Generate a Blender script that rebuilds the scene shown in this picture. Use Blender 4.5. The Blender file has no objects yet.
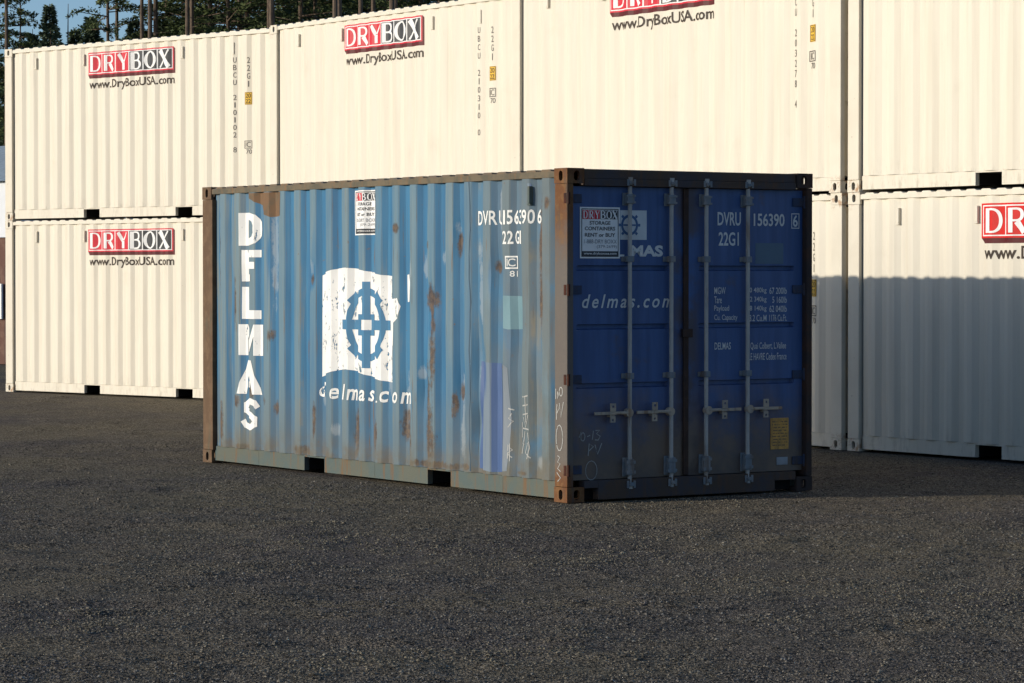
import bpy, bmesh, math, random
from mathutils import Vector, noise

S = bpy.context.scene
COL = S.collection
R = math.radians

# ------------------------------------------------------------------ camera
cam_d = bpy.data.cameras.new('camera')
cam = bpy.data.objects.new('camera', cam_d)
COL.objects.link(cam)
cam.location = (0, 0, 1.757)
cam.rotation_euler = (R(90 - 1.2855), 0, 0)
cam_d.sensor_width = 36.0
cam_d.lens = 2927.5 / 1024 * 36.0
cam_d.clip_start = 0.5
cam_d.clip_end = 6000
S.camera = cam

# ------------------------------------------------------------------ sky, sun, exposure
SUN_EL = 11.6
SUN_DIR = Vector((-0.970, -0.242, 0)).normalized()      # horizontal direction towards the sun
w = bpy.data.worlds.new('World')
S.world = w
w.use_nodes = True
nt = w.node_tree
bg = nt.nodes['Background']
sky = nt.nodes.new('ShaderNodeTexSky')
sky.sky_type = 'NISHITA'
sky.sun_disc = False
sky.sun_elevation = R(SUN_EL)
sky.sun_rotation = math.atan2(SUN_DIR.x, SUN_DIR.y)
sky.air_density = 0.7
sky.dust_density = 0.7
sky.ozone_density = 2.6
nt.links.new(sky.outputs[0], bg.inputs[0])
bg.inputs[1].default_value = 0.15
sun_d = bpy.data.lights.new('sun', 'SUN')
sun_d.energy = 3.85
sun_d.angle = R(0.5)
sun_d.color = (1.0, 0.92, 0.785)
sun = bpy.data.objects.new('sun', sun_d)
COL.objects.link(sun)
d = Vector((SUN_DIR.x * math.cos(R(SUN_EL)), SUN_DIR.y * math.cos(R(SUN_EL)), math.sin(R(SUN_EL))))
sun.rotation_euler = d.to_track_quat('Z', 'Y').to_euler()
sun.location = d * 60
S.view_settings.view_transform = 'Standard'
S.view_settings.look = 'None'
S.view_settings.exposure = 0.0
S.view_settings.gamma = 1.0
S.view_settings.use_curve_mapping = False

# ------------------------------------------------------------------ node helpers
class N:
    """small helper round one material's node tree"""
    def __init__(s, name):
        s.m = bpy.data.materials.new(name)
        s.m.use_nodes = True
        s.t = s.m.node_tree
        s.b = s.t.nodes['Principled BSDF']
        s.out = s.t.nodes['Material Output']
        s._co = None
    def n(s, k, **kw):
        x = s.t.nodes.new(k)
        for a, v in kw.items(): setattr(x, a, v)
        return x
    def put(s, sock, v):
        if isinstance(v, bpy.types.NodeSocket): s.t.links.new(v, sock)
        else:
            if isinstance(v, (tuple, list)) and len(v) == 3 and sock.type == 'RGBA': v = (*v, 1)
            sock.default_value = v
    def co(s):
        if s._co is None: s._co = s.n('ShaderNodeTexCoord').outputs['Object']
        return s._co
    def xyz(s):
        x = s.n('ShaderNodeSeparateXYZ'); s.put(x.inputs[0], s.co()); return x.outputs
    def mapped(s, scale, loc=(0, 0, 0)):
        x = s.n('ShaderNodeMapping'); s.put(x.inputs[0], s.co())
        x.inputs['Scale'].default_value = scale; x.inputs['Location'].default_value = loc
        return x.outputs[0]
    def noise(s, scale, detail=4, rough=.55, vec=None, dist=0):
        x = s.n('ShaderNodeTexNoise'); s.put(x.inputs['Vector'], vec or s.co())
        x.inputs['Scale'].default_value = scale; x.inputs['Detail'].default_value = detail
        x.inputs['Roughness'].default_value = rough; x.inputs['Distortion'].default_value = dist
        return x.outputs[0]
    def vor(s, scale, vec=None, feature='F1', out=0):
        x = s.n('ShaderNodeTexVoronoi', feature=feature); s.put(x.inputs['Vector'], vec or s.co())
        x.inputs['Scale'].default_value = scale
        return x.outputs[out]
    def math(s, op, a, b=0.0, c=0.0, clamp=False):
        x = s.n('ShaderNodeMath', operation=op, use_clamp=clamp)
        s.put(x.inputs[0], a); s.put(x.inputs[1], b); s.put(x.inputs[2], c)
        return x.outputs[0]
    def step(s, v, lo, hi, a=0.0, b=1.0):
        x = s.n('ShaderNodeMapRange', interpolation_type='SMOOTHSTEP'); s.put(x.inputs[0], v)
        x.inputs[1].default_value = lo; x.inputs[2].default_value = hi
        x.inputs[3].default_value = a; x.inputs[4].default_value = b
        return x.outputs[0]
    def mix(s, f, a, b, mode='MIX'):
        x = s.n('ShaderNodeMix', data_type='RGBA', blend_type=mode)
        s.put(x.inputs[0], f); s.put(x.inputs[6], a); s.put(x.inputs[7], b)
        return x.outputs[2]
    def bump(s, h, strength, dist):
        x = s.n('ShaderNodeBump'); s.put(x.inputs['Height'], h)
        x.inputs['Strength'].default_value = strength; x.inputs['Distance'].default_value = dist
        s.put(s.b.inputs['Normal'], x.outputs[0]); return x
    def fin(s, col, rough=.6, metal=0.0, alpha=None, spec=None):
        s.put(s.b.inputs['Base Color'], col); s.put(s.b.inputs['Roughness'], rough)
        s.put(s.b.inputs['Metallic'], metal)
        if spec is not None: s.b.inputs['Specular IOR Level'].default_value = spec
        if alpha is not None: s.put(s.b.inputs['Alpha'], alpha)
        return s.m
    def spots(s, lst):
        """union of soft ragged spots (x, z, rx, rz) on a side panel"""
        X = s.xyz()
        rag = s.math('ADD', s.math('MULTIPLY', s.noise(8, 6, .75), .6), s.math('MULTIPLY', s.noise(1, 5, .7, s.mapped((26, 26, 4))), .4))
        acc = None
        for (x, z, rx, rz) in lst:
            dx = s.math('MULTIPLY', s.math('SUBTRACT', X[0], x), 1 / rx)
            dz = s.math('MULTIPLY', s.math('SUBTRACT', X[2], z), 1 / rz)
            r2 = s.math('ADD', s.math('MULTIPLY', dx, dx), s.math('MULTIPLY', dz, dz))
            acc = r2 if acc is None else s.math('MINIMUM', acc, r2)
        v = s.math('ADD', acc, s.math('MULTIPLY', s.math('SUBTRACT', rag, .47), 7.0))
        return s.step(v, .35, 1.55, 1, 0)

# ------------------------------------------------------------------ materials
M = {}
def mat_cream(name, lo, hi, dirt=.5):
    q = N(name)
    oi = q.n('ShaderNodeObjectInfo'); off = q.n('ShaderNodeVectorMath', operation='ADD')
    q.put(off.inputs[0], q.co()); q.put(off.inputs[1], q.math('MULTIPLY', oi.outputs['Random'], 60.0)); plain = q.co(); q._co = off.outputs[0]
    streak = q.noise(1.0, 5, .6, q.mapped((9, 9, .55)))
    blot = q.noise(2.2, 4, .6)
    c = q.mix(q.step(streak, .35, .75), hi, lo)
    c = q.mix(q.math('MULTIPLY', q.step(blot, .60, .80), .30 * dirt), c, (.47, .40, .28))
    zz = q.n('ShaderNodeSeparateXYZ'); q.put(zz.inputs[0], plain); Z = zz.outputs[2]
    runs = q.math('MULTIPLY', q.step(q.noise(1, 4, .6, q.mapped((34, 34, .5))), .64, .74), q.step(Z, .4, 2.4))
    c = q.mix(q.math('MULTIPLY', runs, .30), c, (.40, .32, .20))
    low = q.math('MULTIPLY', q.step(Z, .0, .40, 1, 0), q.step(q.noise(5, 5, .7, q.mapped((3, 3, 1))), .48, .72))
    c = q.mix(q.math('MULTIPLY', low, .45), c, (.30, .25, .18))
    rustm = q.step(q.noise(30, 3, .7), .735, .78)
    c = q.mix(q.math('MULTIPLY', rustm, .7), c, (.30, .17, .09))
    q.bump(q.noise(3.0, 3, .5), .25, .02)
    return q.fin(c, .52, spec=.35)
CREAM_LO, CREAM_HI = (.640, .580, .472), (.705, .648, .535)
M['cream'] = mat_cream('cream paint', CREAM_LO, CREAM_HI)
def mat_cream_post():
    q = N('cream paint on posts, rusting at the corners')
    Z = q.xyz()[2]
    near = q.math('MAXIMUM', q.step(Z, .10, .20, 1, 0), q.step(Z, 2.38, 2.52, 0, 1))
    m = q.math('MULTIPLY', near, q.step(q.noise(11, 5, .7), .50, .64))
    c = q.mix(q.step(q.noise(2, 4), .3, .7), CREAM_LO, CREAM_HI)
    chips = q.step(q.noise(23, 3, .6), .70, .73)
    c = q.mix(q.math('MULTIPLY', chips, .5), c, (.28, .2, .13))
    return q.fin(q.mix(q.math('MULTIPLY', m, .85), c, (.36, .19, .085)), .55, spec=.3)
M['cream_post'] = mat_cream_post()

SPOTS_RUST = [(4.03, 1.57, .11, .11), (4.07, 1.20, .045, .42), (3.98, .85, .06, .26), (4.02, .42, .09, .26), (3.62, .50, .06, .14),
              (5.27, 1.49, .05, .09), (5.655, 1.50, .045, .20), (5.64, 1.95, .03, .35), (4.47, .82, .04, .07), (4.80, .86, .04, .06),
              (4.83, .32, .08, .16), (4.83, .62, .035, .16), (2.10, .50, .035, .20), (2.80, .42, .055, .24), (3.13, .40, .05, .20), (4.40, .70, .035, .12), (5.30, 1.45, .07, .10),
              (1.16, .62, .05, .06), (.66, .60, .07, .06), (.62, 1.50, .035, .30), (.33, 1.9, .02, .5), (.35, .35, .05, .22),
              (1.38, .55, .05, .08), (.93, .70, .09, .07), (1.30, 1.22, .06, .05), (3.70, .35, .05, .12), (3.98, 2.0, .05, .05),
              (5.02, 1.83, .04, .05), (5.76, 2.33, .04, .05), (4.45, 2.02, .03, .10), (3.50, 2.16, .05, .05), (2.06, 1.72, .04, .05),
              (1.85, .20, .12, .05), (4.1, .19, .4, .035), (.75, .18, .12, .03), (4.55, .20, .12, .03), (5.40, .195, .10, .02)]
SPOTS_CHALK = [(2.05, 1.83, .04, .07), (4.76, 1.95, .035, .10), (4.78, 1.63, .035, .25), (3.70, 1.80, .05, .08), (4.50, .88, .035, .08),
               (4.78, .95, .04, .10), (4.82, .50, .03, .10), (4.53, .50, .06, .35), (3.66, .65, .06, .28), (5.65, .28, .06, .07),
               (2.46, .42, .05, .06), (5.08, 2.33, .03, .20), (4.43, 2.15, .03, .06), (2.25, .66, .05, .05), (1.35, 2.0, .05, .5),
               (3.93, 1.83, .04, .12), (4.24, 1.9, .05, .06), (3.88, .95, .05, .06), (3.38, .85, .05, .12)]
def mat_blue_side():
    q = N('weathered blue paint')
    X, Y, Z = q.xyz()
    st = q.noise(1.0, 6, .62, q.mapped((10, 10, .5)))
    st2 = q.noise(1.0, 5, .6, q.mapped((17, 17, .8), (4, 0, 2)))
    blot = q.noise(1.3, 5, .62)
    ridge = q.math('MULTIPLY', q.step(Y, .011, .019, 1, 0), q.step(q.noise(1, 4, .65, q.mapped((2.3, 0, .35))), .34, .54, .45, 1.0))                                  # the outer ridges are scuffed and chalked
    fresh = q.mix(q.step(st, .3, .7), (.014, .110, .228), (.031, .166, .305))
    fade = q.mix(q.step(st2, .3, .7), (.138, .202, .232), (.088, .175, .240))
    f = q.math('MULTIPLY', ridge, q.step(st, .25, .50, .45, 1.0))
    f = q.math('MAXIMUM', f, q.math('MULTIPLY', q.step(st2, .60, .74), .28))
    c = q.mix(f, fresh, fade)
    # the near half and the foot of the wall are dull with grey-brown grime
    near = q.math('ADD', q.step(X, 4.0, 5.7, 0, .70), q.step(Z, .2, 1.05, .55, 0))
    g = q.math('MULTIPLY', near, q.step(blot, .26, .52, .25, 1.0), clamp=True)
    c = q.mix(g, c, q.mix(q.step(st2, .35, .65), (.098, .120, .122), (.120, .116, .098)))
    left = q.math('MULTIPLY', q.step(X, 1.7, 0.3, 0, 1), q.step(st2, .42, .64))
    c = q.mix(q.math('MULTIPLY', left, .6), c, (.20, .20, .15))
    br = q.math('MULTIPLY', q.step(st, .55, .72), q.step(q.noise(2.0, 4, .6), .45, .62))
    c = q.mix(q.math('MULTIPLY', br, .65), c, (.21, .17, .10))
    c = q.mix(q.math('MULTIPLY', q.spots(SPOTS_CHALK), .42), c, (.36, .38, .38))
    rs = q.spots(SPOTS_RUST)
    c = q.mix(q.math('MULTIPLY', rs, .9), c, q.mix(q.step(q.noise(22, 4, .7), .35, .62), (.120, .070, .032), (.046, .027, .019)))
    lines = q.math('MULTIPLY', q.step(q.noise(1, 4, .6, q.mapped((44, 44, .8), (1, 0, 3))), .64, .70), q.step(q.noise(1.7, 4, .6), .42, .56))
    c = q.mix(q.math('MULTIPLY', lines, .75), c, (.085, .062, .045))
    runs = q.math('MULTIPLY', q.step(q.noise(1, 5, .65, q.mapped((30, 30, 1.1), (7, 0, 1))), .63, .69), q.step(q.noise(1.3, 4, .6, q.mapped((1, 1, 1), (3, 3, 3))), .47, .58))
    c = q.mix(q.math('MULTIPLY', runs, .8), c, (.135, .072, .032))
    flecks = q.math('MULTIPLY', q.step(q.noise(15, 5, .7), .655, .69), q.step(blot, .42, .6))
    c = q.mix(q.math('MULTIPLY', flecks, .75), c, (.14, .08, .045))
    foot = q.math('MULTIPLY', q.step(Z, .15, .42, 1, 0), q.step(q.noise(5, 5, .7), .32, .62))
    c = q.mix(q.math('MULTIPLY', foot, .8), c, q.mix(q.step(st2, .4, .6), (.115, .085, .050), (.120, .110, .078)))
    q.bump(q.noise(3.5, 3, .5), .12, .03)
    return q.fin(c, .55, spec=.35)
M['blue_side'] = mat_blue_side()
def mat_rusty(name, a, b, c3, scale=6, t1=.45, t2=.6, streakz=.4, paint_low=None):
    q = N(name)
    n1 = q.noise(scale, 6, .68); n2 = q.noise(1, 5, .6, q.mapped((14, 14, streakz * 5)))
    c = q.mix(q.step(n1, t1, t2), a, b)
    c = q.mix(q.math('MULTIPLY', q.step(n2, .52, .68), .8), c, c3)
    if paint_low:
        Z = q.xyz()[2]
        k = q.math('MULTIPLY', q.step(q.math('ADD', Z, q.math('MULTIPLY', n1, .8)), paint_low[0], paint_low[1], 1, 0), q.step(Z, .15, .35))
        c = q.mix(q.math('MULTIPLY', k, .85), c, paint_low[2])
    q.bump(n1, .4, .01)
    return q.fin(c, .8, spec=.2)
M['rust_post'] = mat_rusty('rusted corner post', (.120, .074, .044), (.155, .098, .058), (.105, .088, .060), 8)
M['near_post'] = mat_rusty('rusted corner post, grey below', (.135, .058, .024), (.175, .088, .036), (.075, .060, .050), 9, paint_low=(2.2, 2.7, (.128, .122, .114)))
M['top_rail'] = mat_rusty('rust-brown top rail', (.150, .122, .082), (.105, .095, .070), (.215, .115, .055), 5)
M['bottom_rail'] = mat_rusty('pale rusting bottom rail', (.088, .116, .112), (.110, .118, .096), (.17, .092, .042), 3.2, .40, .60, .3)
M['dark_frame'] = mat_rusty('dark rusted frame', (.042, .032, .030), (.065, .036, .026), (.030, .026, .030), 5)
M['frame_blue'] = mat_rusty('dull dark blue frame', (.060, .054, .060), (.080, .056, .043), (.105, .060, .036), 4, .38, .56)
M['roof'] = mat_rusty('rusted roof steel', (.16, .12, .08), (.11, .10, .09), (.22, .12, .06), 3)
def mat_blue_door():
    q = N('dark blue door paint')
    X, Y, Z = q.xyz()
    n1 = q.noise(2.6, 6, .62); n2 = q.noise(1, 5, .6, q.mapped((8, 12, .8)))
    c = q.mix(q.step(n2, .3, .7), (.027, .068, .19), (.042, .098, .255))
    grime = q.math('MULTIPLY', q.step(q.math('ADD', Z, q.math('MULTIPLY', n1, .9)), .75, 1.45, 1, 0), 1.0)
    c = q.mix(grime, c, q.mix(q.step(n1, .4, .6), (.150, .105, .076), (.105, .082, .070)))
    spot = q.spots([])if False else q.step(n1, .60, .72)
    c = q.mix(q.math('MULTIPLY', spot, .55), c, (.09, .065, .055))
    # brown smears: under the sticker and along the meeting edges
    dx = q.math('ABSOLUTE', q.math('SUBTRACT', Y, 1.19))
    edge = q.math('MULTIPLY', q.step(dx, .05, .19, 1, 0), q.step(n1, .36, .54))
    c = q.mix(q.math('MULTIPLY', edge, .8), c, (.075, .05, .042))
    q.bump(q.noise(5, 3, .5), .2, .02)
    return q.fin(c, .5, spec=.4)
M['blue_door'] = mat_blue_door()
def simple(name, col, rough=.6, var=.15, scale=8, metal=0.0):
    q = N(name)
    lo = tuple(v * (1 - var) for v in col); hi = tuple(min(1, v * (1 + var)) for v in col)
    return q.fin(q.mix(q.step(q.noise(scale, 4, .6), .3, .7), lo, hi), rough, metal, spec=.15)
M['dark'] = simple('painted shade of hollows', (.012, .011, .011), .9)  # near-black colour stands in for the shade inside pockets and slots
M['bar'] = mat_rusty('galvanised locking bar', (.36, .36, .345), (.42, .41, .385), (.26, .20, .155), 6, .4, .6)
M['bracket'] = mat_rusty('worn bracket steel', (.17, .20, .225), (.235, .235, .235), (.16, .115, .085), 8)
M['handle'] = mat_rusty('worn handle steel', (.42, .35, .27), (.32, .28, .24), (.24, .15, .09), 12)
M['gasket'] = mat_rusty('brown rubber door seal', (.050, .030, .024), (.075, .042, .03), (.03, .026, .026), 5)
M['hinge'] = mat_rusty('rusted hinge', (.06, .020, .012), (.04, .018, .014), (.03, .02, .018), 14)
M['bluehinge'] = mat_rusty('painted hinge', (.040, .058, .105), (.055, .055, .075), (.07, .055, .05), 10)
def mat_decal(name, col, wear=.66, soft=.02, scale=7, streaky=True, rough=.55):
    q = N(name)
    n1 = q.noise(scale, 6, .72, q.mapped((1.6, 1.6, .8)) if streaky else None)
    a = q.step(n1, wear, wear + soft, 1, 0)
    c = q.mix(q.step(q.noise(3, 4), .35, .7), col, tuple(v * .86 for v in col))
    return q.fin(c, rough, alpha=a)
M['white_worn'] = mat_decal('worn white paint', (.80, .79, .76), .635, .02, 8)
M['white_flag'] = mat_decal('worn white flag paint', (.80, .79, .76), .595, .02, 11)
M['seam'] = mat_decal('dark weld seam', (.018, .055, .095), .62, .05, 9)
M['white_mark'] = mat_decal('white stencil paint', (.78, .78, .75), .70, .03, 12)
M['white_door'] = mat_decal('white door lettering', (.62, .63, .62), .70, .03, 9)
M['blue_emblem'] = mat_decal('blue emblem paint', (.032, .165, .31), .66, .02, 9)
M['blue_emblem_dark'] = mat_decal('blue emblem paint on door', (.035, .11, .26), .72, .02, 9)
M['white_flag_door'] = mat_decal('white flag on door', (.56, .60, .62), .74, .02, 9)
M['pale_patch'] = mat_decal('pale blue touch-up paint', (.125, .235, .275), .60, .08, 5)
def mat_violet():
    q = N('violet blue touch-up paint'); Y = q.xyz()[1]
    st = q.noise(1.0, 5, .6, q.mapped((17, 17, .8)))
    c = q.mix(q.math('MULTIPLY', q.step(Y, .011, .019, 1, 0), q.step(st, .3, .5, .6, 1)), q.mix(q.step(st, .3, .7), (.024, .070, .195), (.040, .095, .235)), (.135, .180, .230))
    return q.fin(c, .55, alpha=q.step(q.noise(4, 6, .7), .70, .74, 1, 0))
M['violet_patch'] = mat_violet()
M['lilac_patch'] = mat_decal('lilac grey touch-up paint', (.150, .180, .215), .58, .10, 3)
M['primer'] = mat_rusty('brown primer patch', (.175, .105, .06), (.135, .10, .065), (.22, .12, .06), 7)
M['door_patch'] = mat_decal('dull teal touch-up paint', (.055, .12, .19), .75, .03, 4)
M['chalk'] = mat_decal('chalk', (.40, .40, .38), .58, .05, 30, False)
M['chalk_door'] = mat_decal('chalk on door', (.36, .36, .35), .60, .05, 30, False)
M['yellow_plate'] = mat_rusty('worn yellow plate', (.64, .34, .09), (.46, .26, .085), (.26, .15, .06), 22, .42, .58)
M['plate_ink'] = mat_decal('worn plate lettering', (.20, .12, .05), .52, .06, 40, False)
M['grey_plate'] = simple('grey metal plate', (.27, .29, .31), .5)
M['sign_red'] = simple('red sign vinyl', (.60, .032, .05), .45, .08)
M['sign_red_bright'] = simple('bright red sign vinyl', (.62, .020, .016), .45, .08)
M['sign_dark'] = simple('charcoal sign vinyl', (.050, .052, .056), .45, .1)
M['sign_maroon'] = simple('maroon sign vinyl', (.10, .018, .020), .5, .1)
M['sign_white'] = simple('white sign vinyl', (.80, .79, .77), .45, .04)
M['sign_web'] = simple('dark brown lettering', (.055, .040, .030), .5, .1)
M['code'] = mat_decal('faded code lettering', (.085, .072, .060), .71, .06, 26)
M['yellow'] = simple('yellow sticker vinyl', (.72, .44, .05), .5, .08)
M['sticker_grey'] = simple('grey lettering', (.22, .23, .25), .5)
def mat_ground():
    q = N('dark gravel')
    def cells(sc):
        v = q.n('ShaderNodeTexVoronoi', feature='F1'); q.put(v.inputs['Vector'], q.co()); v.inputs['Scale'].default_value = sc
        c = q.n('ShaderNodeSeparateXYZ'); q.put(c.inputs[0], v.outputs['Color']); return v.outputs[0], c.outputs
    d1, c1 = cells(62); d2, c2 = cells(150)
    big = q.noise(.30, 5, .6); mid = q.noise(1.6, 6, .7); fine = q.noise(9, 5, .7)
    base = q.mix(q.step(big, .36, .64), (.124, .110, .102), (.186, .160, .114))
    base = q.mix(q.math('MULTIPLY', q.step(mid, .45, .68), .6), base, (.215, .184, .138))
    base = q.mix(q.math('MULTIPLY', q.step(fine, .52, .72), .5), base, (.056, .047, .040))
    k = q.math('ADD', q.math('MULTIPLY', c1[0], .55), q.math('MULTIPLY', c2[0], .50))
    c = q.mix(1.0, base, q.mix(q.step(k, .10, .95), (.20, .20, .20), (2.05, 2.0, 1.9)), 'MULTIPLY')
    c = q.mix(q.math('MULTIPLY', q.step(c1[1], .975, .982), .7), c, (.34, .32, .27))
    h = q.math('ADD', q.math('MULTIPLY', d1, -1.0), q.math('MULTIPLY', d2, -.5))
    h = q.math('ADD', h, q.math('MULTIPLY', c1[2], .35))
    h = q.math('ADD', h, q.math('MULTIPLY', q.noise(6, 6, .7), 2.4))
    q.bump(h, 1.0, .030)
    return q.fin(c, .92, spec=.12)
M['ground'] = mat_ground()
def mat_leaf(name, a, b):
    q = N(name)
    c = q.mix(q.step(q.noise(.9, 3), .35, .65), a, b)
    return q.fin(c, .7, spec=.2)
M['needle_dark'] = mat_leaf('dark needles', (.032, .052, .022), (.120, .150, .055))
M['needle_mid'] = mat_leaf('green needles', (.048, .070, .030), (.140, .160, .060))
M['needle_grey'] = mat_leaf('blue-green needles', (.044, .068, .044), (.130, .165, .095))
M['bark'] = mat_rusty('conifer bark', (.13, .095, .068), (.085, .062, .047), (.19, .14, .10), 4)
def mat_stone():
    q = N('loose stone'); v = q.n('ShaderNodeTexVoronoi', feature='F1'); q.put(v.inputs['Vector'], q.co()); v.inputs['Scale'].default_value = 55
    c = q.n('ShaderNodeSeparateXYZ'); q.put(c.inputs[0], v.outputs['Color'])
    a = q.mix(q.step(q.noise(.35, 5, .6), .36, .64), (.100, .091, .084), (.152, .134, .098))
    a = q.mix(1.0, a, q.mix(q.math('POWER', c.outputs[0], 1.6), (.34, .34, .35), (2.5, 2.42, 2.25)), 'MULTIPLY')
    a = q.mix(q.math('MULTIPLY', q.step(c.outputs[1], .965, .975), .8), a, (.36, .335, .28))
    return q.fin(a, .95, spec=.1)
M['stone'] = mat_stone()
M['shed_white'] = simple('white shed cladding', (.70, .72, .75), .6, .05, 2)
M['shed_red'] = mat_rusty('rust red cladding', (.13, .068, .052), (.17, .10, .075), (.08, .05, .045), 3)
M['shed_grey'] = simple('grey metal roof', (.30, .36, .40), .5)

# ------------------------------------------------------------------ mesh helpers
def new_obj(name, me, mats, parent=None):
    o = bpy.data.objects.new(name, me)
    COL.objects.link(o)
    if not isinstance(mats, (list, tuple)): mats = [mats]
    for m in mats: me.materials.append(m)
    if parent: o.parent = parent
    return o

class MB:
    def __init__(s): s.v, s.f, s.mi = [], [], []
    def add(s, vs, fs, mi=0):
        o = len(s.v); s.v += [tuple(p) for p in vs]
        for f in fs: s.f.append(tuple(i + o for i in f)); s.mi.append(mi)
    def box(s, x0, x1, y0, y1, z0, z1, mi=0, bev=0.0):
        if bev:
            bm = bmesh.new(); bmesh.ops.create_cube(bm, size=1)
            for v in bm.verts:
                v.co = (x0 + (v.co.x + .5) * (x1 - x0), y0 + (v.co.y + .5) * (y1 - y0), z0 + (v.co.z + .5) * (z1 - z0))
            bmesh.ops.bevel(bm, geom=bm.edges[:], offset=bev, segments=2, affect='EDGES', profile=.5)
            bm.verts.ensure_lookup_table()
            s.add([v.co for v in bm.verts], [[v.index for v in f.verts] for f in bm.faces], mi); bm.free(); return
        s.add([(x0, y0, z0), (x1, y0, z0), (x1, y1, z0), (x0, y1, z0), (x0, y0, z1), (x1, y0, z1), (x1, y1, z1), (x0, y1, z1)],
              [(0, 3, 2, 1), (4, 5, 6, 7), (0, 1, 5, 4), (1, 2, 6, 5), (2, 3, 7, 6), (3, 0, 4, 7)], mi)
    def tube(s, p0, p1, r, n=12, mi=0, r1=None):
        p0, p1 = Vector(p0), Vector(p1); a = (p1 - p0).normalized()
        u = a.orthogonal().normalized(); v = a.cross(u); r1 = r if r1 is None else r1
        vs = []
        for p, rr in ((p0, r), (p1, r1)):
            for i in range(n):
                t = 2 * math.pi * i / n; vs.append(p + (u * math.cos(t) + v * math.sin(t)) * rr)
        fs = [(i, (i + 1) % n, n + (i + 1) % n, n + i) for i in range(n)] + [tuple(range(n))[::-1], tuple(range(n, 2 * n))]
        s.add(vs, fs, mi)
    def slot_plate(s, O, U, V, W, w_, h_, sw, sh, th, cu=.5, cv=.5, mi=0):
        """rectangular plate w_ x h_ in the U,V plane, th thick along -W, with a rounded slot through it"""
        O, U, V, W = map(Vector, (O, U, V, W)); n = 24; r = min(sw, sh) / 2; inner, outer = [], []
        cx, cy = w_ * cu, h_ * cv
        for i in range(n):
            t = 2 * math.pi * (i + .5) / n; c, q = math.cos(t), math.sin(t)
            inner.append((cx + c * r + math.copysign(sw / 2 - r, c), cy + q * r + math.copysign(sh / 2 - r, q)))
            tx = (w_ - cx) / c if c > 0 else -cx / c; ty = (h_ - cy) / q if q > 0 else -cy / q
            k = min(tx, ty); outer.append([cx + c * k, cy + q * k])
        for (a, b) in ((w_, h_), (0, h_), (0, 0), (w_, 0)):
            j = min(range(n), key=lambda i: (outer[i][0] - a) ** 2 + (outer[i][1] - b) ** 2); outer[j] = [a, b]
        vs = []
        for k in (0, -th):
            for P in (inner, outer): vs += [O + U * a + V * b + W * k for a, b in P]
        fs = []
        for i in range(n):
            j = (i + 1) % n
            fs += [(i, n + i, n + j, j), (2 * n + j, 3 * n + j, 3 * n + i, 2 * n + i), (i, j, 2 * n + j, 2 * n + i), (n + j, n + i, 3 * n + i, 3 * n + j)]
        s.add(vs, fs, mi)
    def build(s, name, mats, parent=None, smooth=False):
        me = bpy.data.meshes.new(name); me.from_pydata(s.v, [], s.f); me.update()
        for i, p in enumerate(me.polygons):
            p.material_index = s.mi[i]; p.use_smooth = smooth
        bm = bmesh.new(); bm.from_mesh(me); bmesh.ops.recalc_face_normals(bm, faces=bm.faces[:]); bm.to_mesh(me); bm.free()
        return new_obj(name, me, mats, parent)

def tag(o, label=None, cat=None, group=None, kind=None):
    if label: o['label'] = label
    if cat: o['category'] = cat
    if group: o['group'] = group
    if kind: o['kind'] = kind
    return o
def empty(name, loc, rz=0):
    o = bpy.data.objects.new(name, None); COL.objects.link(o)
    o.location = loc; o.rotation_euler = (0, 0, rz); o.empty_display_size = .3
    return o
def copy_tree(o, parent=None):
    c = o.copy(); COL.objects.link(c)
    if parent: c.parent = parent
    for ch in list(o.children): copy_tree(ch, c)
    return c

# ------------------------------------------------------------------ flat artwork: 2D pieces draped on a surface
def text2d(txt, x0, x1, z0, z1, bold=0.0, shear=0.0, keep=False, space=1.0):
    """letters of the built-in font as 2D polygons, fitted to a box (keep = keep the width of the letters, left-aligned)"""
    cu = bpy.data.curves.new('t', 'FONT'); cu.body = txt; cu.size = 1; cu.offset = bold; cu.shear = shear
    cu.resolution_u = 3; cu.space_character = space; cu.fill_mode = 'FRONT'
    o = bpy.data.objects.new('t', cu); COL.objects.link(o)
    dg = bpy.context.evaluated_depsgraph_get()
    me = bpy.data.meshes.new_from_object(o.evaluated_get(dg))
    vs = [(v.co.x, v.co.y) for v in me.vertices]; fs = [tuple(p.vertices) for p in me.polygons]
    bpy.data.objects.remove(o); bpy.data.curves.remove(cu); bpy.data.meshes.remove(me)
    a0 = min(v[0] for v in vs); a1 = max(v[0] for v in vs); b0 = min(v[1] for v in vs); b1 = max(v[1] for v in vs)
    kz = (z1 - z0) / (b1 - b0); kx = kz if keep else (x1 - x0) / (a1 - a0)
    return [(x0 + (x - a0) * kx, z0 + (y - b0) * kz) for x, y in vs], fs
def rect2d(x0, x1, z0, z1): return [(x0, z0), (x1, z0), (x1, z1), (x0, z1)], [(0, 1, 2, 3)]
def poly2d(pts): return list(pts), [tuple(range(len(pts)))]
def ribbon2d(pts, ws, closed=False):
    n = len(pts); L_, R_ = [], []
    for i in range(n):
        a = pts[(i - 1) % n] if (closed or i) else pts[i]; b = pts[(i + 1) % n] if (closed or i < n - 1) else pts[i]
        dx, dy = b[0] - a[0], b[1] - a[1]; l = math.hypot(dx, dy) or 1; wv = ws[i] if isinstance(ws, (list, tuple)) else ws
        nx, ny = -dy / l * wv / 2, dx / l * wv / 2
        L_.append((pts[i][0] + nx, pts[i][1] + ny)); R_.append((pts[i][0] - nx, pts[i][1] - ny))
    m = n if closed else n - 1
    return L_ + R_, [(i, n + i, n + (i + 1) % n, (i + 1) % n) for i in range(m)]
def fit2d(p, x0, x1, z0, z1): return [(x0 + x * (x1 - x0), z0 + z * (z1 - z0)) for x, z in p[0]], p[1]
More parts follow.
